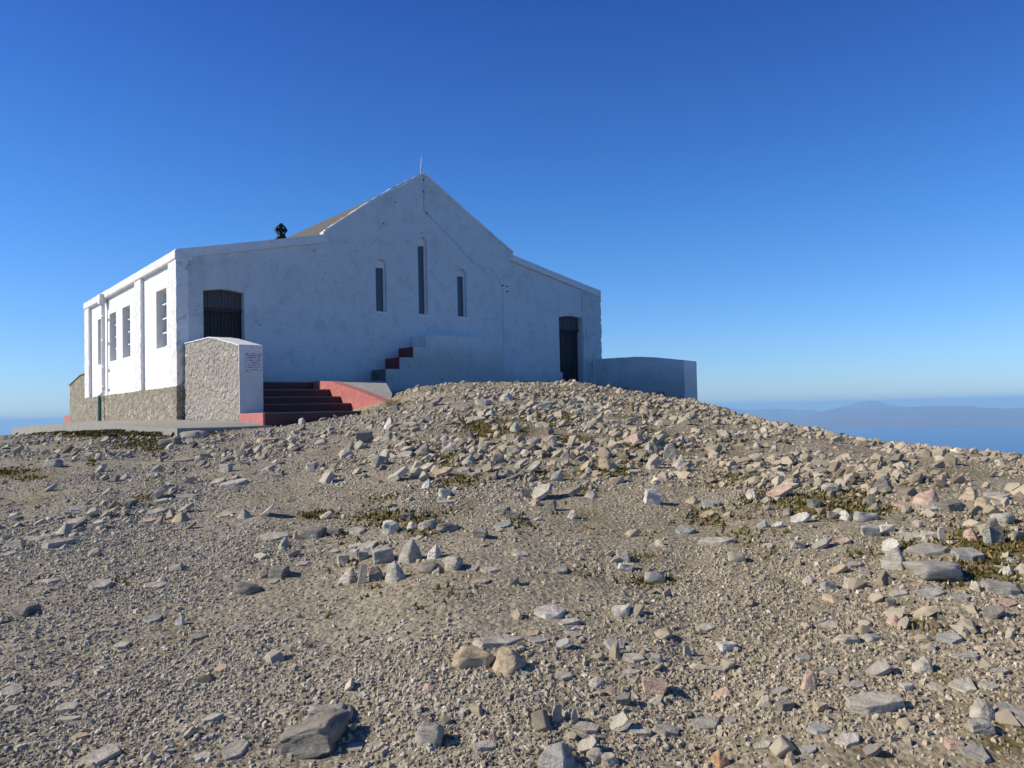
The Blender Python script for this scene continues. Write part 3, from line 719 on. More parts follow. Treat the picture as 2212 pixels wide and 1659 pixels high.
# tile, x, foot y, width, height (enlarged-picture pixels), shape, tone, own label or ''
ROCKS = '''
A 1460 245 120 58 w d|dark pointed stone casting a shadow, alone on gravel downhill of the pink plinth
A 1385 325 75 45 b p
A 935 352 95 32 s g|low grey slab alone on the gravel downhill of the concrete path corner
A 960 488 190 62 l p|wide pale leaning slab with a notched top on the left gravel
A 1140 492 140 40 s g
A 1130 578 140 58 l g
A 1080 640 130 66 w t|tan pointed stone with a shadow downhill of two leaning slabs, left of centre
A 1650 602 150 92 l p|flat pale triangular slab with one sharp raised tip, left of the central cluster
A 1500 610 90 58 w g
A 1910 497 45 42 b d
A 2135 432 80 26 s d
A 330 292 80 45 r g
A 1190 120 130 52 r g|rounded grey boulder in the shade below the near corner of the concrete path
A 1040 160 100 45 r d
A 1640 148 130 48 s t
A 1855 32 32 42 r w|small white rounded stone on the ground just below the bottom pink step
A 1510 135 60 32 b b
A 190 668 60 36 r t
A 450 645 120 38 s p
A 90 790 115 46 b p|pale blocky stone at the left edge of the photo
A 330 805 190 78 s g|broad grey slab sunk in the gravel near the left edge
A 200 750 140 32 s p
A 40 852 115 45 s b
A 465 565 90 32 s b
A 1430 425 190 60 s p
A 1330 405 100 48 s p
A 1910 312 70 46 b p
A 750 335 60 26 s p
A 1110 262 120 22 s g
A 1265 240 130 26 s p
A 640 240 90 26 s d
A 545 390 40 34 w d
A 1560 262 60 34 b p
A 1660 265 70 34 b g
A 1800 272 60 24 s d
A 375 395 70 26 b d
A 960 580 100 38 s p
A 1380 600 110 36 s t
A 920 645 110 40 s k
B 200 420 95 72 b d|large dark blocky stone on bare gravel left of the mossy rubble band
B 100 468 72 62 w d|sharp dark fin just downhill-left of the large dark blocky stone
B 345 402 110 52 w g
B 625 188 110 58 l d|dark leaning stone near the brow, right of the pink kerb end
B 380 230 70 40 b d
B 460 275 100 40 s d
B 340 330 50 62 w w|small bright pointed stone standing between the pink kerb and the mossy mound
B 925 180 95 34 b p
B 1070 155 90 46 w p
B 1305 205 95 38 b b
B 1230 200 95 44 w t
B 880 285 160 42 s p|long pale slab lying on the brown mossy mound near the brow
B 840 402 100 62 w d|dark pointed stone at the left end of the mossy band
B 1120 350 62 60 w p|white-sided stone with a black shadow inside the mossy band
B 1060 345 32 34 b p
B 1105 418 84 52 w d
B 540 485 130 64 w d
B 440 510 120 44 s p
B 570 595 130 62 l p
B 395 650 190 82 l p|long pale slab leaning to the right over a dark hollow, left of the mossy band
B 675 625 120 72 l t
B 840 545 110 56 w g
B 815 600 90 40 s b
B 185 668 70 26 r d
B 1155 575 100 80 l g|left one of two large grey slabs leaning together in the middle of the slope
B 1240 602 110 90 l g|right one of two large grey slabs leaning together in the middle of the slope
B 1600 248 120 34 s d
B 1570 212 170 46 s b
B 1860 422 145 64 w k|pinkish stone with a slanting top at the right of the mossy band
B 1995 478 105 92 w d|large dark pointed stone right of the pinkish slanting one
B 1935 472 58 62 w p
B 2080 522 86 100 f g
B 2130 575 84 80 w p
B 1985 556 84 46 b g
B 1560 596 84 92 l t
B 1690 582 140 82 w t|tan pointed stone with a black hollow beside it, uphill right of centre
B 1490 358 84 42 s p
B 1285 772 150 132 l p|tall pale slab propped almost upright, just right of the middle of the slope
B 1460 748 175 66 l d|dark overhanging slab right of the tall propped pale slab
B 1190 752 58 56 b d
B 1345 832 80 66 b d
B 1260 802 66 42 w t
B 690 752 66 58 r w|rounded white stone uphill right of the central cluster
B 735 757 56 40 b p
B 710 796 150 38 s p
B 800 797 60 42 b d
B 580 697 48 60 w w
B 975 716 56 46 w g
B 1405 682 80 32 s p
B 1980 797 96 82 b w|angular white block standing clear at the right of the middle of the slope
B 1595 752 90 46 w g
B 1060 868 84 52 b d
B 1475 878 76 54 w p
B 255 834 76 36 s d
B 1430 508 84 46 w d
B 1110 484 92 36 b p
B 1960 244 110 44 s g
B 1300 325 100 34 s p
B 925 345 70 34 s g
B 980 352 50 36 b p
B 1730 300 110 40 s p
B 1820 330 90 34 s p
B 2010 310 70 40 w p
B 1385 650 76 60 b b
B 1020 540 70 50 b d
B 1350 440 84 48 w g
B 860 480 74 44 w p
B 695 455 60 46 b b
B 1010 640 110 52 s g
B 1840 610 100 42 s p
B 1760 660 120 34 s p
B 2180 275 60 50 w g
B 920 595 80 40 s g
B 1110 880 90 46 b d
G 935 648 95 88 r w|rounded whitish boulder among stones at the top of the central cluster
G 875 862 130 98 b b|blue-grey blocky stone left of the biggest upright boulder
G 1060 862 135 160 w g|biggest upright boulder in the central cluster, dark on its right side
G 1220 832 110 100 w w|sharp white-faced stone immediately right of the biggest upright boulder
G 950 990 125 138 w p|tall pale angular stone at the foot of the central cluster
G 830 982 95 92 f d
G 735 1012 60 140 f p|thin leaning splinter at the lower left of the central cluster
G 620 1002 150 112 w p|broad pale pointed stone at the lower left end of the central cluster
G 1200 912 120 58 r d
G 1360 902 100 84 r p|pale rounded boulder alone at the right of the central cluster
G 600 862 84 70 b p
G 672 822 80 62 b w
G 740 832 80 60 b g
G 760 762 145 42 s p
G 1190 622 100 66 r g
G 1185 562 62 46 r w
G 1075 622 90 52 w w
G 1320 634 130 52 r d
G 1040 556 104 48 b d
G 945 512 96 46 s g
G 820 494 92 36 s t
G 1550 682 115 72 b d|dark blocky pair of stones right of the central cluster
G 185 762 92 80 w g
G 125 704 180 56 s p
G 390 684 150 80 r d|round dark-sided boulder at the upper left of the central cluster
G 300 690 60 70 r p
G 548 662 122 56 b d
G 705 656 135 52 s p
G 50 956 92 66 w d
G 162 946 106 66 r d
G 1545 1002 142 38 s t
G 1782 1008 72 52 b d
G 1620 926 156 46 s p
G 1830 834 124 100 s p
G 110 1006 92 42 s g
G 1110 702 96 40 s p
G 325 886 100 56 s g
G 270 778 60 46 b w
G 530 800 90 56 s p
G 690 748 120 36 s p
G 800 730 130 30 s p
G 1700 620 120 50 s b
G 1500 920 90 56 s g
G 700 1060 60 40 w g
C 550 125 96 62 w w|bright pointed stone with a dark right side beside the brown mossy ground
C 700 110 200 74 l k|wide pinkish slab tilted in brown moss, on the upper right slope
C 290 180 124 66 s b
C 175 145 96 42 w t
C 175 204 62 30 b p
C 270 235 100 46 l t
C 840 270 134 74 l w|white slab leaning left, inside the green moss on the right slope
C 865 208 62 42 b w
C 925 172 72 46 b d
C 1115 248 84 58 w w
C 1035 246 62 56 b d
C 1240 250 112 52 r b
C 1340 66 124 82 w d|large dark pointed stone above the green moss on the right slope
C 1020 80 84 56 r p
C 915 55 70 60 w d
C 1265 155 94 62 w d
C 1610 165 160 96 w k|large pink-stained pointed rock on the upper right slope
C 1500 180 130 50 s k
C 1870 135 124 80 w t
C 2065 130 150 54 s p
C 1765 190 142 50 b d
C 1965 170 110 60 w t
C 2090 270 104 66 r p
C 2035 400 96 150 f d|tall dark upright stone close to the right edge of the photo
C 1990 400 44 112 f w|white narrow slab leaning on the tall dark upright stone at the right edge
C 1885 380 112 74 w k
C 1630 380 90 62 b p
C 1395 452 130 96 l w|upper of two stacked white stones on the right slope
C 1410 558 170 134 w p|large pale streaked pointed rock at the left of the mossy slabs
C 1640 478 264 84 s g|long grey lens-shaped slab over a dark gap, right of the streaked pointed rock
C 1680 608 252 104 r g|low speckled grey boulder just downhill of the lens-shaped slab
C 1870 498 204 84 s b
C 1710 392 46 92 f p
C 2075 722 200 108 s g|broad grey slab with lichen near the right edge, downhill of the moss
C 135 346 134 62 s b|blue-grey squarish slab left on the right-hand slope, flat on the earth
C 600 294 84 42 w b
C 700 296 90 42 l w
C 450 506 100 62 b g|box-shaped grey stone with a black shadow on its right side
C 830 424 84 42 b g
C 960 432 144 54 l g
C 1010 686 74 56 b b
C 1145 672 96 60 w p
C 1070 756 136 46 b t|tan blocky stone with an orange left end
C 1390 786 58 54 b d
C 2120 785 110 46 s k
C 2030 858 134 84 l d
C 1650 722 186 60 s b
C 1450 732 154 46 s p
C 1840 748 124 46 s b
C 1060 580 134 42 l t
C 1240 584 72 40 b p
C 890 636 84 44 w p
C 1915 692 84 60 w p
C 1270 352 104 66 b p
C 1360 318 94 42 b w
C 1470 330 94 46 w g
C 1545 270 80 30 s w
C 1640 300 60 40 w w
C 1530 370 160 46 s p
C 2110 590 90 60 w w
C 2150 512 100 30 s p
C 1180 545 100 40 s b
C 1110 405 100 44 s k
C 350 400 230 36 s p
C 1350 425 44 46 w p
C 2050 350 70 60 s b
C 1640 200 180 60 s p
C 690 565 80 24 s t
C 640 425 90 36 s p
F 885 862 92 112 w k|pinkish-grey pointed stone standing upright on the lower right gravel
F 1290 1012 350 126 s p|largest pale slab, lying flush with the ground at the lower right
F 1970 1035 164 108 w p|pale pointed rock with a black right side at the lower right edge
F 1940 1122 134 72 b g|grey block just downhill of the pale pointed rock at the lower right
F 1145 1192 204 70 s w|bright white humped slab near the bottom right
F 950 1134 156 82 s b
F 255 1116 200 104 s g|grey slab with a sharp front edge in the row of slabs near the bottom
F 335 1312 124 92 w o|orange-brown pointed stone at the bottom edge right of centre
F 1600 742 142 84 w p|pale pointed stone with moss at its foot on the lower right slope
F 1850 872 176 96 s p
F 1775 578 156 84 s b
F 1680 868 94 60 s p
F 2010 860 112 50 s p
F 2160 1080 180 150 s g|huge lichen-grey slab cut by the right edge of the photo
F 1930 1290 164 120 s g
F 715 894 114 54 s g
F 620 952 104 60 w p
F 865 682 124 50 s b
F 335 758 124 58 s p
F 385 602 112 48 b w|small white wedge-like block on gravel right of the lower centre
F 255 496 134 48 s p
F 755 974 100 54 b d
F 960 980 84 44 b t
F 1190 866 104 88 s g
F 1025 764 110 60 s g
F 1310 752 200 46 l g
F 1130 562 112 46 r p
F 1410 456 84 60 w k
F 420 1066 84 46 s g
F 1270 1262 156 52 l d
F 1090 1232 62 42 r t
F 950 1216 58 42 r w
F 890 1264 104 62 s b
F 775 1318 74 76 w t
F 1790 1206 94 42 r k
F 1860 672 180 42 s b
F 2060 762 124 50 s g
F 370 892 144 50 w k
F 1495 850 72 40 r w
F 150 646 50 64 f p
F 1290 550 80 40 r b
F 1010 480 130 50 s p
F 600 1230 130 50 s p
E 870 712 194 104 r t|tan embedded boulder, left one of the touching pair in the lower middle
E 1065 742 250 136 w t|big faceted tan boulder, right one of the touching pair in the lower middle
E 1010 594 360 52 s p|very long pale slab just uphill of the touching pair of tan boulders
E 1225 524 134 34 s t
E 1420 596 144 58 l b
E 1270 566 154 32 s b
E 1490 536 114 40 s p
E 1735 622 180 84 s b|blue-grey tilted slab with a square corner, right of the lower middle
E 1345 418 216 82 s w|smooth white slab with a rounded top in the lower middle
E 1450 466 136 50 s p
E 1785 396 112 60 b w|white square-faced block with a shadow, right of the smooth white slab
E 1880 444 104 38 s b
E 605 1190 142 112 r g|rounded grey boulder with moss beside it near the bottom
E 1380 1056 76 112 f g|grey stone standing on end near the bottom middle
E 1560 1142 174 96 s p
E 1770 1118 164 108 l p|pale slab with a sharp left tip near the bottom, start of a row of slabs
E 1880 1148 154 72 s p
E 2060 1156 186 88 s g|rectangular grey slab in the middle of the row near the bottom
E 1360 1316 254 116 w b|blue-grey wedge cut off by the bottom edge, with a black hollow beside it
E 1560 1246 134 92 l p
E 1990 886 144 86 b k|pink and white block with a dark right side on the lower gravel
E 1790 944 94 62 b d
E 1420 806 144 68 s p
E 1860 696 154 74 s p
E 940 1238 154 64 s p
E 160 1248 114 60 s g
E 1490 1066 44 90 f b
E 1620 1298 94 70 r g
E 1705 1304 84 58 r p
E 1805 112 104 44 b w
E 1790 64 84 70 b p
E 1985 180 104 58 r b
E 1860 194 72 36 b t
E 590 856 92 40 w k
E 1850 768 114 42 s p
E 1995 690 72 50 b b
E 1620 828 104 52 w p
E 2180 650 52 66 f p
E 520 996 84 42 l g
E 980 1160 60 60 w k
E 1400 140 100 44 s g
D 1905 1215 330 150 r d|largest smooth dark-sided boulder at the bottom, left of centre
D 2010 1046 230 78 r g|grey boulder half hidden behind the largest smooth boulder, with yellow moss
D 1440 1296 154 112 s g
D 620 1320 224 128 s p|large pale slab at the bottom edge, left part of the photo
D 140 386 124 54 r d|dark rounded boulder alone on gravel at the far left
D 1520 250 136 54 r d|dark-ended rounded boulder left of the lower end of the central cluster
D 950 230 146 46 s p
D 990 190 72 42 w p
D 1210 558 136 50 s d|thin dark slab edge showing on the left gravel
D 1300 1062 134 56 s p
D 410 992 144 62 s p
D 1240 1304 114 62 s p
D 910 1296 74 60 w p
D 620 246 164 72 s p
D 930 446 114 60 s g
D 50 904 146 66 s p
D 420 1052 164 36 s p
D 60 996 104 50 s g
D 2180 1244 114 62 s g
D 270 206 184 34 s p
D 740 606 94 50 s p
D 1350 746 84 46 s t
D 495 274 46 46 w w
D 1100 456 48 56 w w|small bright white stone standing on the left gravel
D 330 838 94 42 s p
D 680 446 64 36 s w
D 790 406 44 46 w g
D 480 1160 114 42 s t
'''
def hull_rock(shape, w, d, h, seed, px):
    rr = random.Random(seed); bm = bmesh.new(); P_ = []
    if shape in 'sl':
        n = rr.choice((5, 6, 6, 7, 8)); a0 = rr.random() * 6
        sx, sy = rr.uniform(-.06, .06), rr.uniform(-.06, .06)
        for k in range(n):
            a = a0 + 2 * math.pi * (k + rr.uniform(-.28, .28)) / n; r_ = rr.uniform(.40, .54)
            x, y = r_ * math.cos(a), r_ * math.sin(a)
            P_ += [(x * w, y * d, -.5 * h), ((x * rr.uniform(.82, .98) + sx) * w, (y * rr.uniform(.82, .98) + sy) * d, h * rr.uniform(.32, .5))]
    elif shape == 'w':
        n = rr.choice((5, 6, 6)); a0 = rr.random() * 6
        ax, ay = rr.uniform(.0, .30), rr.uniform(-.08, .2)
        for k in range(n):
            a = a0 + 2 * math.pi * (k + rr.uniform(-.25, .25)) / n; r_ = rr.uniform(.42, .54)
            P_ += [(r_ * math.cos(a) * w, r_ * math.sin(a) * d, -.5 * h), ((.86 * r_ * math.cos(a) + ax * .3) * w, (.86 * r_ * math.sin(a) + ay * .3) * d, rr.uniform(-.25, .12) * h)]
        P_ += [(ax * .9 * w, -.56 * d, -.3 * h), (ax * w, -.30 * d, rr.uniform(.0, .25) * h), (.5 * w, .12 * d, -.35 * h)]
        lx = rr.uniform(.16, .34) * 1; ly = rr.uniform(-.14, .2)
        P_ += [(ax * w, ay * d, .5 * h), ((ax - lx) * w, (ay + ly) * d, rr.uniform(.22, .46) * h), ((ax - lx * .4) * w, (ay - .2) * d, rr.uniform(.1, .35) * h), ((ax + lx * .5) * w, (ay + .12) * d, rr.uniform(.05, .3) * h)]
    elif shape == 'f':
        for sx in (-1, 1):
            for sy in (-1, 1):
                P_ += [(sx * rr.uniform(.42, .5) * w, sy * rr.uniform(.35, .5) * d, -.5 * h), (sx * rr.uniform(.36, .48) * w, sy * rr.uniform(.3, .45) * d, rr.uniform(-.05, .15) * h), (sx * rr.uniform(.08, .30) * w, sy * rr.uniform(.15, .35) * d, rr.uniform(.36, .5) * h)]
    elif shape == 'b':
        for sx in (-1, 1):
            for sy in (-1, 1):
                for sz in (-1, 1):
                    P_.append((sx * rr.uniform(.22, .54) * w, sy * rr.uniform(.22, .54) * d, sz * rr.uniform(.22, .52) * h))
        for _ in range(4):
            v_ = Vector([rr.gauss(0, 1) for _ in range(3)]).normalized(); P_.append((v_.x * .5 * w, v_.y * .5 * d, v_.z * .48 * h))
    else:
        bmesh.ops.create_icosphere(bm, subdivisions=4 if px > 60 else 3, radius=.5)
        e1, e2 = rr.uniform(.42, .72), rr.uniform(.62, .95); off = Vector((rr.random() * 40, rr.random() * 40, 0))
        for v_ in bm.verts:
            n_ = v_.co.normalized(); q = Vector([math.copysign(abs(c_) ** e1, c_) for c_ in n_]) * .5
            q *= 1 + .34 * mnoise.noise(n_ * 1.3 + off) + .13 * mnoise.noise(n_ * 2.6 + off) + .035 * mnoise.fractal(n_ * 6 + off, 1, 2, 3)
            k_ = .5 + .5 * n_.x * math.copysign(1, e2 - .78)
            if px > 90 and n_.z > -.2:                     # long slope on one side, steep flank on the other
                t_ = min(1, max(0, (q.x + .5) / .72)); q.z *= .45 + .75 * t_ * t_ * (3 - 2 * t_); q.y *= 1 - .22 * (1 - abs(n_.x))
            v_.co = Vector((q.x * w * 1.05, q.y * d * 1.05, q.z * h * (.82 + .28 * k_)))
        return bm
    vs = [bm.verts.new(p) for p in P_]
    r_ = bmesh.ops.convex_hull(bm, input=vs)
    bmesh.ops.delete(bm, geom=list({g for g in r_['geom_interior'] + r_['geom_unused'] if isinstance(g, bmesh.types.BMVert)}), context='VERTS')
    bmesh.ops.dissolve_limit(bm, angle_limit=R(9), verts=list(bm.verts), edges=list(bm.edges))
    s = min(w, d, h)
    bmesh.ops.bevel(bm, geom=list(bm.edges), offset=s * (.22 if shape == 'r' else .035), segments=2 if shape == 'r' else 1, affect='EDGES', profile=.6)
    bmesh.ops.triangulate(bm, faces=list(bm.faces))
    cuts = 3 if px > 60 else 2 if px > 26 else 1 if px > 6 else 0
    for _ in range(cuts):
        L = max(w, d, h) / (4 if cuts == 1 else 8 if cuts == 2 else 14)
        es = [e for e in bm.edges if e.calc_length() > L]
        if es: bmesh.ops.subdivide_edges(bm, edges=es, cuts=1)
        bmesh.ops.triangulate(bm, faces=list(bm.faces))
    bm.normal_update(); off = Vector((seed * 3.7 % 91, seed * 1.3 % 57, 0)); f = 3.2 / max(w, d)
    for v_ in bm.verts:
        q = Vector((v_.co.x, v_.co.y, v_.co.z * 2.2)) * f + off
        v_.co += v_.normal * (.28 if shape == 'r' else .8) * ((mnoise.fractal(q, 1, 2, 4) * .055 + mnoise.ridged_multi_fractal(q * 1.7, 1, 2, 3, 1, 2) * .010 - .012) * (s * .5 + max(w, d) * .25))
    return bm
def place_rock(name, px_, py_, wp, hp, shape, tone, seed, name_mat=None):
    X, Y, Z = ground_at(px_, py_ - (hp * .35 if shape == 's' else hp * .12))
    dist = X * Fv[0] + Y * Fv[1] + (Z - EYE) * Fv[2]
    e = .15; nrm = Vector((float(hfun(X - e, Y) - hfun(X + e, Y)), float(hfun(X, Y - e) - hfun(X, Y + e)), 2 * e)).normalized()
    dv = Vector((X, Y, Z - EYE)).normalized(); sinb = max(.10, -dv.dot(nrm))
    rr = random.Random(seed + 991)
    w = wp / FPX * dist; hh = hp / FPX * dist
    if shape == 's':
        th = max(min(w * .22, hh * .5) * rr.uniform(.75, 1.0), w * .11)
        d = min(max((hh - th * .55) / sinb, .45 * w), 1.25 * w); h = th * 1.7; sink = h * .5 - th * .92
    elif shape == 'l':
        h = w * .17; d = min(max(hh * 1.15, .5 * w), 1.3 * w); sink = 0
    elif shape == 'f': d = w * .6; h = hh * 1.35; sink = h * .5 - hh
    elif shape == 'r': d = w * .8; h = max(hh * 1.25, w * .5); sink = h * .5 - hh * .88
    else:
        if py_ < 1120: hh *= 1.10
        if shape == 'w': w = max(w, hh * 1.08)
        d = w * .75; h = hh * 1.25; sink = h * .5 - hh * .95
    w *= 1.12; d *= 1.1; h *= 1.05
    bm = hull_rock(shape, w, d, h, seed, wp)
    FOOT.append((X, Y + d * .1, w * .5, d * .5))
    me_o = link(name, bm, name_mat or RM[tone])
    if shape == 'r': me_o.data.shade_smooth()
    else: me_o.data.shade_flat()
    rz = rr.uniform(-.35, .35)
    if shape == 'l':
        tilt = Matrix.Rotation(R(rr.uniform(18, 34)), 4, 'X') @ Matrix.Rotation(-R(rr.uniform(20, 36)), 4, 'Y')
        zoff = hh * .34
    elif shape == 's':
        q = Vector((0, 0, 1)).rotation_difference(nrm).to_matrix().to_4x4(); tilt = q @ Matrix.Rotation(R(rr.uniform(-3, 7)), 4, 'X') @ Matrix.Rotation(R(rr.uniform(-7, 7)), 4, 'Y'); zoff = -sink
    else: tilt = Matrix.Rotation(R(rr.uniform(-6, 6)), 4, 'X') @ Matrix.Rotation(R(rr.uniform(-9, 9)), 4, 'Y'); zoff = -sink
    me_o.matrix_world = Matrix.Translation((X, Y + (d * .1), Z + zoff)) @ Matrix.Rotation(rz, 4, 'Z') @ tilt
    return me_o
items = []; FOOT = []
for ln in ROCKS.strip().splitlines():
    body, _, own = ln.partition('|'); f = body.split()
    x, y = T(f[0], float(f[1]), float(f[2])); k = .3125 if f[0] == 'G' else .3516
    items.append(dict(x=x, y=y, w=float(f[3]) * k, h=float(f[4]) * k, s=f[5], t=f[6], own=own.strip()))
keep = []
for it in sorted(items, key=lambda i: (not i['own'], -i['w'] * i['h'])):   # the same stone read off two enlargements counts once
    if any(math.hypot(it['x'] - o['x'], (it['y'] - it['h'] / 2 - o['y'] + o['h'] / 2) * 1.3) < .32 * (it['w'] + o['w']) * .5 for o in keep): continue
    keep.append(it)
keep = keep[:300]
anch = [i for i in keep if i['own']]
SHORT = {}
def relation(it):
    a = min(anch, key=lambda o: math.hypot(o['x'] - it['x'], (o['y'] - it['y']) * 1.4))
    dx, dy = it['x'] - a['x'], (it['y'] - a['y']) * 1.6
    return a, ('right of' if dx > 0 else 'left of') if abs(dx) > abs(dy) else ('downhill of' if dy > 0 else 'uphill of')
def short(l):
    l = l.split(' with ')[0].split(',')[0]
    ws = l.split()
    return 'the ' + ' '.join(ws[:7]).rstrip(',') if ws[0] != 'the' else ' '.join(ws[:7])
ORD = ['', 'second ', 'third ', 'fourth ', 'fifth ', 'sixth ', 'seventh ']
cnt = {}
for it in sorted([i for i in keep if not i['own']], key=lambda i: min(math.hypot(o['x'] - i['x'], (o['y'] - i['y']) * 1.4) for o in anch)):
    a, rel = relation(it)
    size = 'small ' if it['w'] < 24 else 'large ' if it['w'] > 55 else ''
    key = (a['x'], rel, it['t'], it['s'], size); k = cnt.get(key, 0); cnt[key] = k + 1
    it['own_l'] = f"{ORD[min(k, 6)]}{size}{TW[it['t']]} {SW[it['s']]} {rel} {short(a['own'])}"
NM = {'s': 'flat_rock', 'l': 'leaning_rock', 'w': 'pointed_rock', 'b': 'rock_block', 'r': 'boulder', 'f': 'upright_rock'}
for k, it in enumerate(keep):
    o = place_rock(NM[it['s']], it['x'], it['y'], it['w'], it['h'], it['s'], it['t'], 100 + k)
    it['o'] = o; it['X'], it['Y'] = o.location.x, o.location.y; it['rad'] = max(o.dimensions.x, o.dimensions.y) * .5
    tag(o, it['own'] or it['own_l'], 'boulder' if it['s'] == 'r' else 'rock', 'loose rocks scattered over the summit slope')

# ------------------------------------------------------------------ gravel and the stones nobody could count
def base_shapes(n, seed, flat, cube=False):
    out = []
    if cube:
        g = np.random.default_rng(seed)
        V = np.array([(x, y, z) for z in (-1, 1) for y in (-1, 1) for x in (-1, 1)], float) * .62
        Q = ((0, 2, 3, 1), (4, 5, 7, 6), (0, 1, 5, 4), (2, 6, 7, 3), (0, 4, 6, 2), (1, 3, 7, 5))
        Fc = np.array([t for q in Q for t in ((q[0], q[1], q[2]), (q[0], q[2], q[3]))])
        for _ in range(n):
            P_ = V * (1 + g.uniform(-.42, .25, (8, 3))); P_[4:, :2] *= g.uniform(.4, .85)
            out.append(P_ * np.array([.8, g.uniform(.45, .8), g.uniform(*flat)]))
        return out, Fc
    g = np.random.default_rng(seed)
    t = (1 + 5 ** .5) / 2
    V = np.array([(-1, t, 0), (1, t, 0), (-1, -t, 0), (1, -t, 0), (0, -1, t), (0, 1, t), (0, -1, -t), (0, 1, -t), (t, 0, -1), (t, 0, 1), (-t, 0, -1), (-t, 0, 1)], float)
    V /= np.linalg.norm(V[0])
    Fc = np.array([(0, 11, 5), (0, 5, 1), (0, 1, 7), (0, 7, 10), (0, 10, 11), (1, 5, 9), (5, 11, 4), (11, 10, 2), (10, 7, 6), (7, 1, 8), (3, 9, 4), (3, 4, 2), (3, 2, 6), (3, 6, 8), (3, 8, 9), (4, 9, 5), (2, 4, 11), (6, 2, 10), (8, 6, 7), (9, 8, 1)])
    for _ in range(n):
        q, _r = np.linalg.qr(g.normal(size=(3, 3))); P_ = V @ q
        P_ = np.sign(P_) * np.abs(P_) ** g.uniform(.45, .8)               # squarer, broken faces
        P_ *= 1 + g.uniform(-.22, .22, (12, 1)); P_ *= np.array([1, g.uniform(.55, .95), g.uniform(*flat)]) * .62
        out.append(P_)
    return out, Fc
def scatter(name, X, Y, S, flat, seed, sink, tilt, mat, cube=False):
    g = np.random.default_rng(seed); shapes, Fc = base_shapes(30, seed, flat, cube); n = len(X); nv = shapes[0].shape[0]
    sh = np.array(shapes)[g.integers(0, 30, n)]
    a = g.uniform(0, 2 * np.pi, n); tx, ty = g.normal(0, tilt, n), g.normal(0, tilt, n)
    e = .06
    sx = (hfun(X + e, Y) - hfun(X - e, Y)) / (2 * e); sy = (hfun(X, Y + e) - hfun(X, Y - e)) / (2 * e)
    P_ = sh * S[:, None, None]
    x = P_[..., 0] * np.cos(a)[:, None] - P_[..., 1] * np.sin(a)[:, None]; y = P_[..., 0] * np.sin(a)[:, None] + P_[..., 1] * np.cos(a)[:, None]
    z = P_[..., 2] + x * (sx + tx)[:, None] + y * (sy + ty)[:, None]
    Z = hfun(X, Y)
    hz_ = P_[..., 2].max(1)
    co = np.stack([x + X[:, None], y + Y[:, None], z + (Z + hz_ * (1 - 2 * sink))[:, None]], -1).reshape(-1, 3)
    tri = (Fc[None] + (np.arange(n) * nv)[:, None, None]).reshape(-1, 3)
    me = mesh_from(co, None, tri)
    px, py = project(X, Y, Z); wm = np.clip(shade_of(px, py) + g.normal(0, .25, n), 0, 1)
    for nm, arr in (('tone', np.clip(g.normal(.5 if name == 'gravel' else .42, .24, n), 0, 1)), ('warm', wm)):
        at = me.attributes.new(nm, 'FLOAT', 'POINT'); at.data.foreach_set('value', np.repeat(arr, nv).astype(np.float32))
    o = link(name, me, mat); tag(o, kind='stuff'); 
    return o
def stone_templates():
    out = []; rr = random.Random(77)
    for k in range(34):
        s = 'wslslbsw'[k % 8]
        bm = hull_rock(s if s != 'l' else 's', 1.0, rr.uniform(.5, .9), rr.uniform(.16, .34) if s in 'sl' else rr.uniform(.36, .62), 500 + k, 5)
        bmesh.ops.triangulate(bm, faces=list(bm.faces)); bm.verts.index_update()
        out.append((np.array([v_.co[:] for v_ in bm.verts]), np.array([[v_.index for v_ in f.verts] for f in bm.faces]))); bm.free()
    return out
def flake_templates():
    out = []; rr = random.Random(31)
    for k in range(30):
        bm = bmesh.new(); n = rr.choice((3, 4, 4, 5, 5)); a0 = rr.random() * 6; th = rr.uniform(.07, .17); sh = rr.uniform(.0, .18)
        P_ = []
        for i in range(n):
            a = a0 + 2 * math.pi * (i + rr.uniform(-.3, .3)) / n; q = rr.uniform(.34, .58)
            x, y = q * math.cos(a), q * math.sin(a) * rr.uniform(.6, .95)
            P_ += [(x, y, -th * rr.uniform(.6, 1.2)), (x * rr.uniform(.75, 1.0) + sh, y * rr.uniform(.75, 1.0), th * rr.uniform(.5, 1.3))]
        P_.append((rr.uniform(-.2, .2), rr.uniform(-.15, .15), th * rr.uniform(1.0, 1.9)))
        q = bmesh.ops.convex_hull(bm, input=[bm.verts.new(p) for p in P_])
        bmesh.ops.delete(bm, geom=list({g_ for g_ in q['geom_interior'] + q['geom_unused'] if isinstance(g_, bmesh.types.BMVert)}), context='VERTS')
        bmesh.ops.bevel(bm, geom=list(bm.edges), offset=th * .12, segments=1, affect='EDGES')
        bmesh.ops.triangulate(bm, faces=list(bm.faces)); bm.verts.index_update()
        out.append((np.array([v_.co[:] for v_ in bm.verts]), np.array([[v_.index for v_ in f.verts] for f in bm.faces]))); bm.free()
    return out
TPL = []; TPF = []
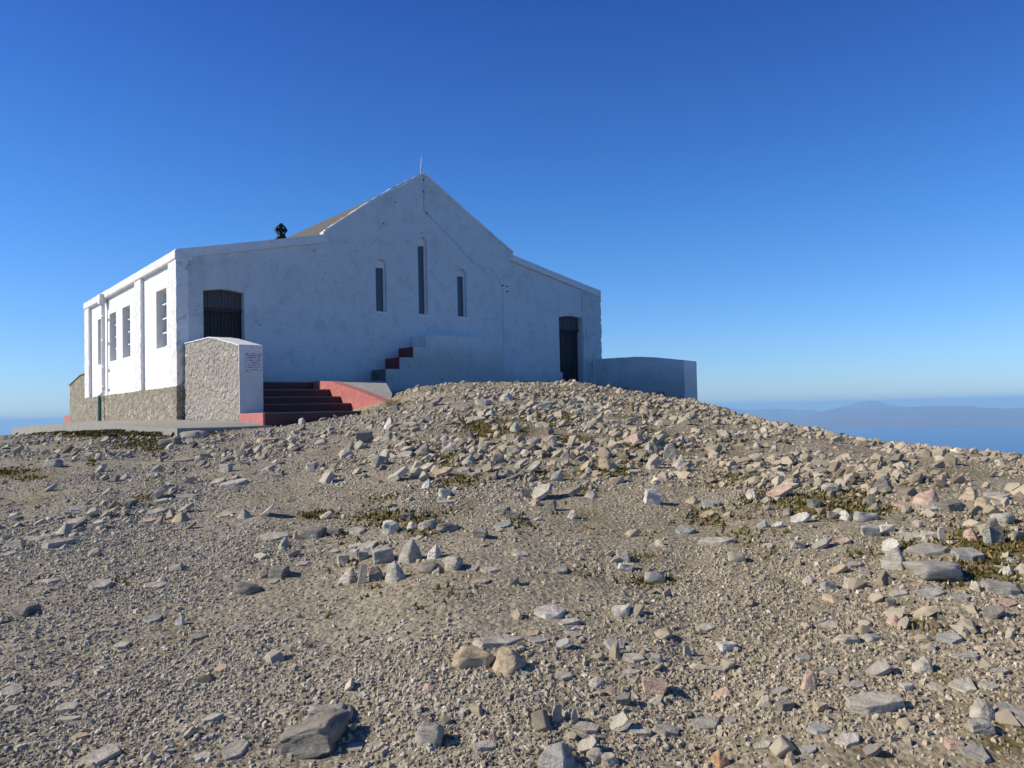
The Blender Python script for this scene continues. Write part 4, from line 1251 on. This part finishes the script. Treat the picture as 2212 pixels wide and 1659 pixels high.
def scatter_stones(name, X, Y, S, flat, seed, sink, tilt, mat, cube=False):
    if not TPL: TPL.extend(stone_templates()); TPF.extend(flake_templates())
    TP = TPF if cube == 'flake' else TPL
    g = np.random.default_rng(seed); n = len(X); Z = hfun(X, Y)
    rz = g.normal(0, .55, n); tx = g.normal(.10, tilt, n); ty = g.normal(-.18, tilt, n)
    if cube == 'flake': rz = g.uniform(-math.pi, math.pi, n); tx = g.normal(.28, tilt, n); ty = g.normal(-.50, tilt, n)
    c, s = np.cos, np.sin; O = np.zeros(n); I = np.ones(n)
    Rz = np.array([[c(rz), -s(rz), O], [s(rz), c(rz), O], [O, O, I]]); Ry = np.array([[c(ty), O, s(ty)], [O, I, O], [-s(ty), O, c(ty)]]); Rx = np.array([[I, O, O], [O, c(tx), -s(tx)], [O, s(tx), c(tx)]])
    Rm = np.einsum('ijn,jkn,kln->nil', Ry, Rx, Rz)
    k = g.integers(0, len(TP), n); co = []; tri = []; tone = []; warm = []; off = 0
    px, py = project(X, Y, Z); wm = np.clip(shade_of(px, py) + g.normal(0, .25, n), 0, 1); tn = np.clip(g.normal(.38, .22, n), 0, 1)
    for j, (V, F) in enumerate(TP):
        q = np.nonzero(k == j)[0]
        if not len(q): continue
        P_ = np.einsum('nil,vl->nvi', Rm[q], V) * S[q][:, None, None]
        lo, hi = P_[..., 2].min(1), P_[..., 2].max(1)
        P_[..., 0] += X[q][:, None]; P_[..., 1] += Y[q][:, None]; P_[..., 2] += (Z[q] - lo - sink * (hi - lo))[:, None]
        co.append(P_.reshape(-1, 3)); tri.append((F[None] + (off + np.arange(len(q)) * len(V))[:, None, None]).reshape(-1, 3)); off += len(q) * len(V)
        tone.append(np.repeat(tn[q], len(V))); warm.append(np.repeat(wm[q], len(V)))
    me = mesh_from(np.concatenate(co), None, np.concatenate(tri))
    for nm, arr in (('tone', np.concatenate(tone)), ('warm', np.concatenate(warm))):
        at = me.attributes.new(nm, 'FLOAT', 'POINT'); at.data.foreach_set('value', arr.astype(np.float32))
    o = link(name, me, mat); tag(o, kind='stuff'); return o
def sample(n, r0, r1, seed, power=1.0, az0=-50, az1=52):
    n = int(n * 1.36); g = np.random.default_rng(seed); r = (r0 ** (2 * power) + g.random(n) * (r1 ** (2 * power) - r0 ** (2 * power))) ** (1 / (2 * power)); a = np.radians(g.uniform(az0, az1, n))
    X, Y = r * np.sin(a), r * np.cos(a); Z = hfun(X, Y); px, py = project(X, Y, Z); u, v = to_uv(X, Y)
    blocked = ((u > -1.55) & (u < 3.27) & (v > -5.55) & (v < 20)) | ((u > 3.2) & (u < 5.1) & (v > -4.9 + .0) & (v < 0) & (v > -4.9 + (u - 3.43) * 1.9)) | ((u > .1) & (u < 15) & (v > -.05)) | ((u > 14.4) & (u < 15.2) & (v > -4.3))
    return X, Y, px, py, ~blocked, g
PEB = rock_mat('loose_gravel', True)
def gravelly(px, py):
    """1 where the worn, fine gravel is; less in the earthier and blocky parts"""
    s = gauss_field(px, py, [(550, 1350, 520, 330, 1), (900, 1450, 420, 180, 1), (300, 1120, 420, 90, .85), (800, 1080, 200, 120, .7), (1200, 1230, 260, 120, .55), (1600, 1520, 380, 130, .75), (1750, 1280, 200, 90, .6), (150, 1500, 400, 300, .9), (400, 1000, 400, 50, .7)])
    return np.clip(s + .25, .42, 1)
def fill(name, n, r0, r1, smin, smax, seed, flat=(.32, .7), dens=None, sink=.30, tilt=.22, power=.5, cube=False):
    X, Y, px, py, ok, g = sample(n, r0, r1, seed, power)
    dd = (gravelly(px, py) if dens is None else dens(px, py)) * np.clip(.72 + 1.0 * fbm(X * .9, Y * .9, 3), .12, 1.3)
    if name == 'gravel': dd = dd * (1 - .93 * moss_amount(X, Y, hfun(X, Y)))
    ok &= g.random(len(X)) < dd
    idx = np.nonzero(ok)[0]; o_ = np.argsort(Y[idx]); ys = Y[idx][o_]
    for fx, fy, fw_, fd in FOOT:                       # nothing lies on top of the larger rocks
        a_, b_ = np.searchsorted(ys, fy - fd * .9), np.searchsorted(ys, fy + fd * .9); sel = idx[o_[a_:b_]]
        ok[sel[((X[sel] - fx) / (fw_ * .86)) ** 2 + ((Y[sel] - fy) / (fd * .86)) ** 2 < 1]] = False
    X, Y = X[ok], Y[ok]; S = smin * (smax / smin) ** (g.random(len(X)) ** (2.6 if name == 'gravel' else 1.5))
    return (scatter_stones if name == 'loose_stones' else scatter)(name, X, Y, S, flat, seed + 5, sink, tilt, PEB, cube)
fill('gravel', 250000, 1.7, 7.6, .007, .028, 11, cube=True, sink=.38)
fill('gravel', 270000, 6.4, 14.5, .011, .036, 12, cube=True, sink=.38)
fill('gravel', 80000, 13, 34, .022, .070, 13, power=.8, dens=lambda x, y: np.full_like(x, .85), cube=True, sink=.36)
def stony(px, py):
    s = gauss_field(px, py, [(1150, 1000, 330, 75, 1), (1600, 960, 330, 80, 1), (1350, 880, 420, 45, .95), (1850, 1060, 380, 90, 1), (2100, 1150, 260, 130, .95), (840, 1210, 240, 75, 1), (250, 975, 330, 30, .8), (600, 980, 300, 50, .5), (1950, 1350, 330, 170, .55), (1700, 1600, 500, 80, .6), (200, 1150, 300, 70, .4), (2000, 980, 250, 40, 1)])
    return np.clip(s, .06 + .10 * np.clip((px - 700) / 600, 0, 1), 1)
fill('loose_stones', 2800, 1.9, 9, .045, .14, 21, (.22, .5), stony, .36, .22, .8, cube='flake')
fill('loose_stones', 17000, 7, 30, .038, .15, 22, (.38, .95), stony, .30, .30, .62)
fill('loose_stones', 26000, 7, 30, .05, .22, 28, (.38, .95), stony, .30, .26, .62, cube='flake')
def jagged(px, py):
    return gauss_field(px, py, [(1130, 970, 300, 60, 1), (1480, 960, 240, 60, 1), (1850, 1030, 330, 70, .9), (1350, 890, 330, 35, .8), (2080, 1110, 200, 90, .9), (830, 1215, 190, 55, .9), (1500, 1030, 250, 60, .8)])
fill('loose_stones', 8000, 8.5, 27, .10, .28, 24, (.3, .6), jagged, .32, .24, .7, cube='flake')
fill('loose_stones', 5200, 8, 30, .04, .12, 23, (.3, .6), lambda x, y: np.full_like(x, .5), .36, .2, .8)

# ------------------------------------------------------------------ moss and dry grass tufts between the stones
X, Y, px, py, ok, g = sample(620000, 4, 32, 31, .75)
mo = moss_amount(X, Y, hfun(X, Y)); uu, vv = to_uv(X, Y)
ok = (g.random(len(X)) < mo) & ~((uu > -1.5) & (uu < 3.4) & (vv > -5.4) & (vv < 20)) & ~((uu > .1) & (vv > -.05))
band = g.random(26000); bu = -1.56 - g.random(26000) ** 1.5 * .85; bv = -5.3 + band * 16
bx, by = from_uv(bu, bv); kb = (fbm(bv * 1.1, bu * 2, 3) > -.25)
X = np.concatenate([X[ok], bx[kb]]); Y = np.concatenate([Y[ok], by[kb]]); n = len(X); Z = hfun(X, Y)
hgt = g.uniform(.010, .034, n); hgt[-int(kb.sum()):] *= 3.4
a = g.uniform(0, 2 * np.pi, n); wd = hgt * .55; lx, ly = g.normal(0, .45, n) * hgt, g.normal(0, .45, n) * hgt
co = np.stack([np.stack([X - wd * np.cos(a), Y - wd * np.sin(a), Z - .004], -1), np.stack([X + wd * np.cos(a), Y + wd * np.sin(a), Z - .004], -1), np.stack([X + lx, Y + ly, Z + hgt], -1)], 1).reshape(-1, 3)
me = mesh_from(co, None, np.arange(n * 3).reshape(-1, 3))
at = me.attributes.new('tone', 'FLOAT', 'POINT'); at.data.foreach_set('value', np.repeat(g.random(n), 3).astype(np.float32))
mt, nt, bs = node_mat('moss_and_dry_grass'); aa = N(nt, 'ShaderNodeAttribute'); aa.attribute_name = 'tone'
nt.links.new(ramp(nt, aa.outputs['Fac'], [(0, (.05, .06, .01)), (.4, (.11, .10, .022)), (.75, (.20, .15, .04)), (1, (.32, .235, .09))]), bs.inputs['Base Color']); bs.inputs['Roughness'].default_value = .9
tag(link('moss', me, mt), kind='stuff')

# ================================================================== sea, far hills, air
SEA = EYE - 760
ring = [0, 1500, 4000, 9000, 16000, 25000, 35000, 49500]
co = []; q = []; na = 180
for r_ in ring[1:]:
    for k in range(na):
        a = 2 * math.pi * k / na; co.append((r_ * math.sin(a), r_ * math.cos(a), SEA))
for i in range(len(ring) - 2):
    for k in range(na): q.append((i * na + k, i * na + (k + 1) % na, (i + 1) * na + (k + 1) % na, (i + 1) * na + k))
co.append((0, 0, SEA)); tri = [(len(co) - 1, (k + 1) % na, k) for k in range(na)]
q = np.array(q)[:, ::-1]
me = mesh_from(np.array(co), q, np.array(tri))
mt, nt, bs = node_mat('sea_water'); bs.inputs['Base Color'].default_value = (.02, .11, .30, 1); bs.inputs['Roughness'].default_value = .35
v = objvec(nt); bump(nt, bs, noise_tex(nt, v, .02, 5, .6), .3, 8)
tag(link('sea', me, mt), kind='structure')
# hills: ridge lines given as (azimuth, elevation in degrees) at a distance
def ridges(name, layers, seed):
    verts = []; quads = []
    for dist, d_front, pts in layers:
        az = np.linspace(pts[0][0], pts[-1][0], 160); el = np.interp(az, [p[0] for p in pts], [p[1] for p in pts])
        top = EYE + dist * np.tan(np.radians(el - .11)) + np.array([22 * mnoise.fractal(Vector((a * 2.2, seed, dist * .001)), 1, 2, 4) for a in az])
        nr = 26; base = len(verts)
        for i in range(nr):
            t = i / (nr - 1)
            if t < .7: s = t / .7; r_ = d_front + (dist - d_front) * s; f = s ** 1.5
            else: s = (t - .7) / .3; r_ = dist + (dist - d_front) * .7 * s; f = 1 - s ** 1.3
            for j, a in enumerate(az):
                edge = min(1, min(j, len(az) - 1 - j) / 14)
                n_ = mnoise.fractal(Vector((a * 3.1, r_ * .00035, seed)), 1, 2, 5)
                z = SEA - 6 + (top[j] - SEA) * f * edge + n_ * 60 * f * (1 - f) * 3
                verts.append((r_ * math.sin(R(a)), r_ * math.cos(R(a)), z))
        m_ = len(az)
        for i in range(nr - 1):
            for j in range(m_ - 1): quads.append((base + i * m_ + j, base + i * m_ + j + 1, base + (i + 1) * m_ + j + 1, base + (i + 1) * m_ + j))
    return mesh_from(np.array(verts), np.array(quads))
mt, nt, bs = node_mat('heather_hills'); v = objvec(nt)
nt.links.new(ramp(nt, noise_tex(nt, v, .0009, 7, .65), [(.35, (.09, .06, .07)), (.6, (.17, .10, .12)), (.8, (.16, .14, .09))]), bs.inputs['Base Color']); bs.inputs['Roughness'].default_value = 1
lay = [(43000, 38500, [(20.6, -.7), (21.4, -.28), (22.3, -.07), (23.1, .16), (23.7, .25), (24.2, .23), (24.8, 0), (25.2, -.14), (26.4, -.26), (28, -.7)]),
       (41000, 33000, [(4, -.6), (8, -.1), (11.5, .12), (13.2, .12), (14.8, .03), (16.2, -.20), (17.2, -.15), (18.0, -.13), (19.2, -.26), (20.6, -.3), (22, -.7)]),
       (33000, 25000, [(17.5, -1.1), (19.2, -.78), (20.3, -.56), (21.2, -.30), (22.0, -.20), (23.2, -.24), (23.8, -.33), (24.6, -.27), (26.3, -.20), (28, -.18), (29.6, -.22), (29.9, -.34), (31, -.40), (32.6, -.42), (36, -.5), (41, -.4), (47, -.9)])]
hl = link('hills', ridges('hills', lay, 5.0), mt, smooth=True); tag(hl, kind='structure')
# one closed box of even, thin air
hz = bmesh.new(); add_box(hz, (-58000, -58000, SEA - 40), (58000, 58000, EYE + 110))
mt = bpy.data.materials.new('thin_blue_air'); mt.use_nodes = True; nt = mt.node_tree
for n in list(nt.nodes): nt.nodes.remove(n)
out = nt.nodes.new('ShaderNodeOutputMaterial'); pv = nt.nodes.new('ShaderNodeVolumePrincipled')
pv.inputs['Color'].default_value = (.45, .77, 1.0, 1); pv.inputs['Density'].default_value = 4.2e-5; pv.inputs['Anisotropy'].default_value = 0
nt.links.new(pv.outputs[0], out.inputs['Volume'])
ho = link('haze', hz, mt); tag(ho, kind='stuff')
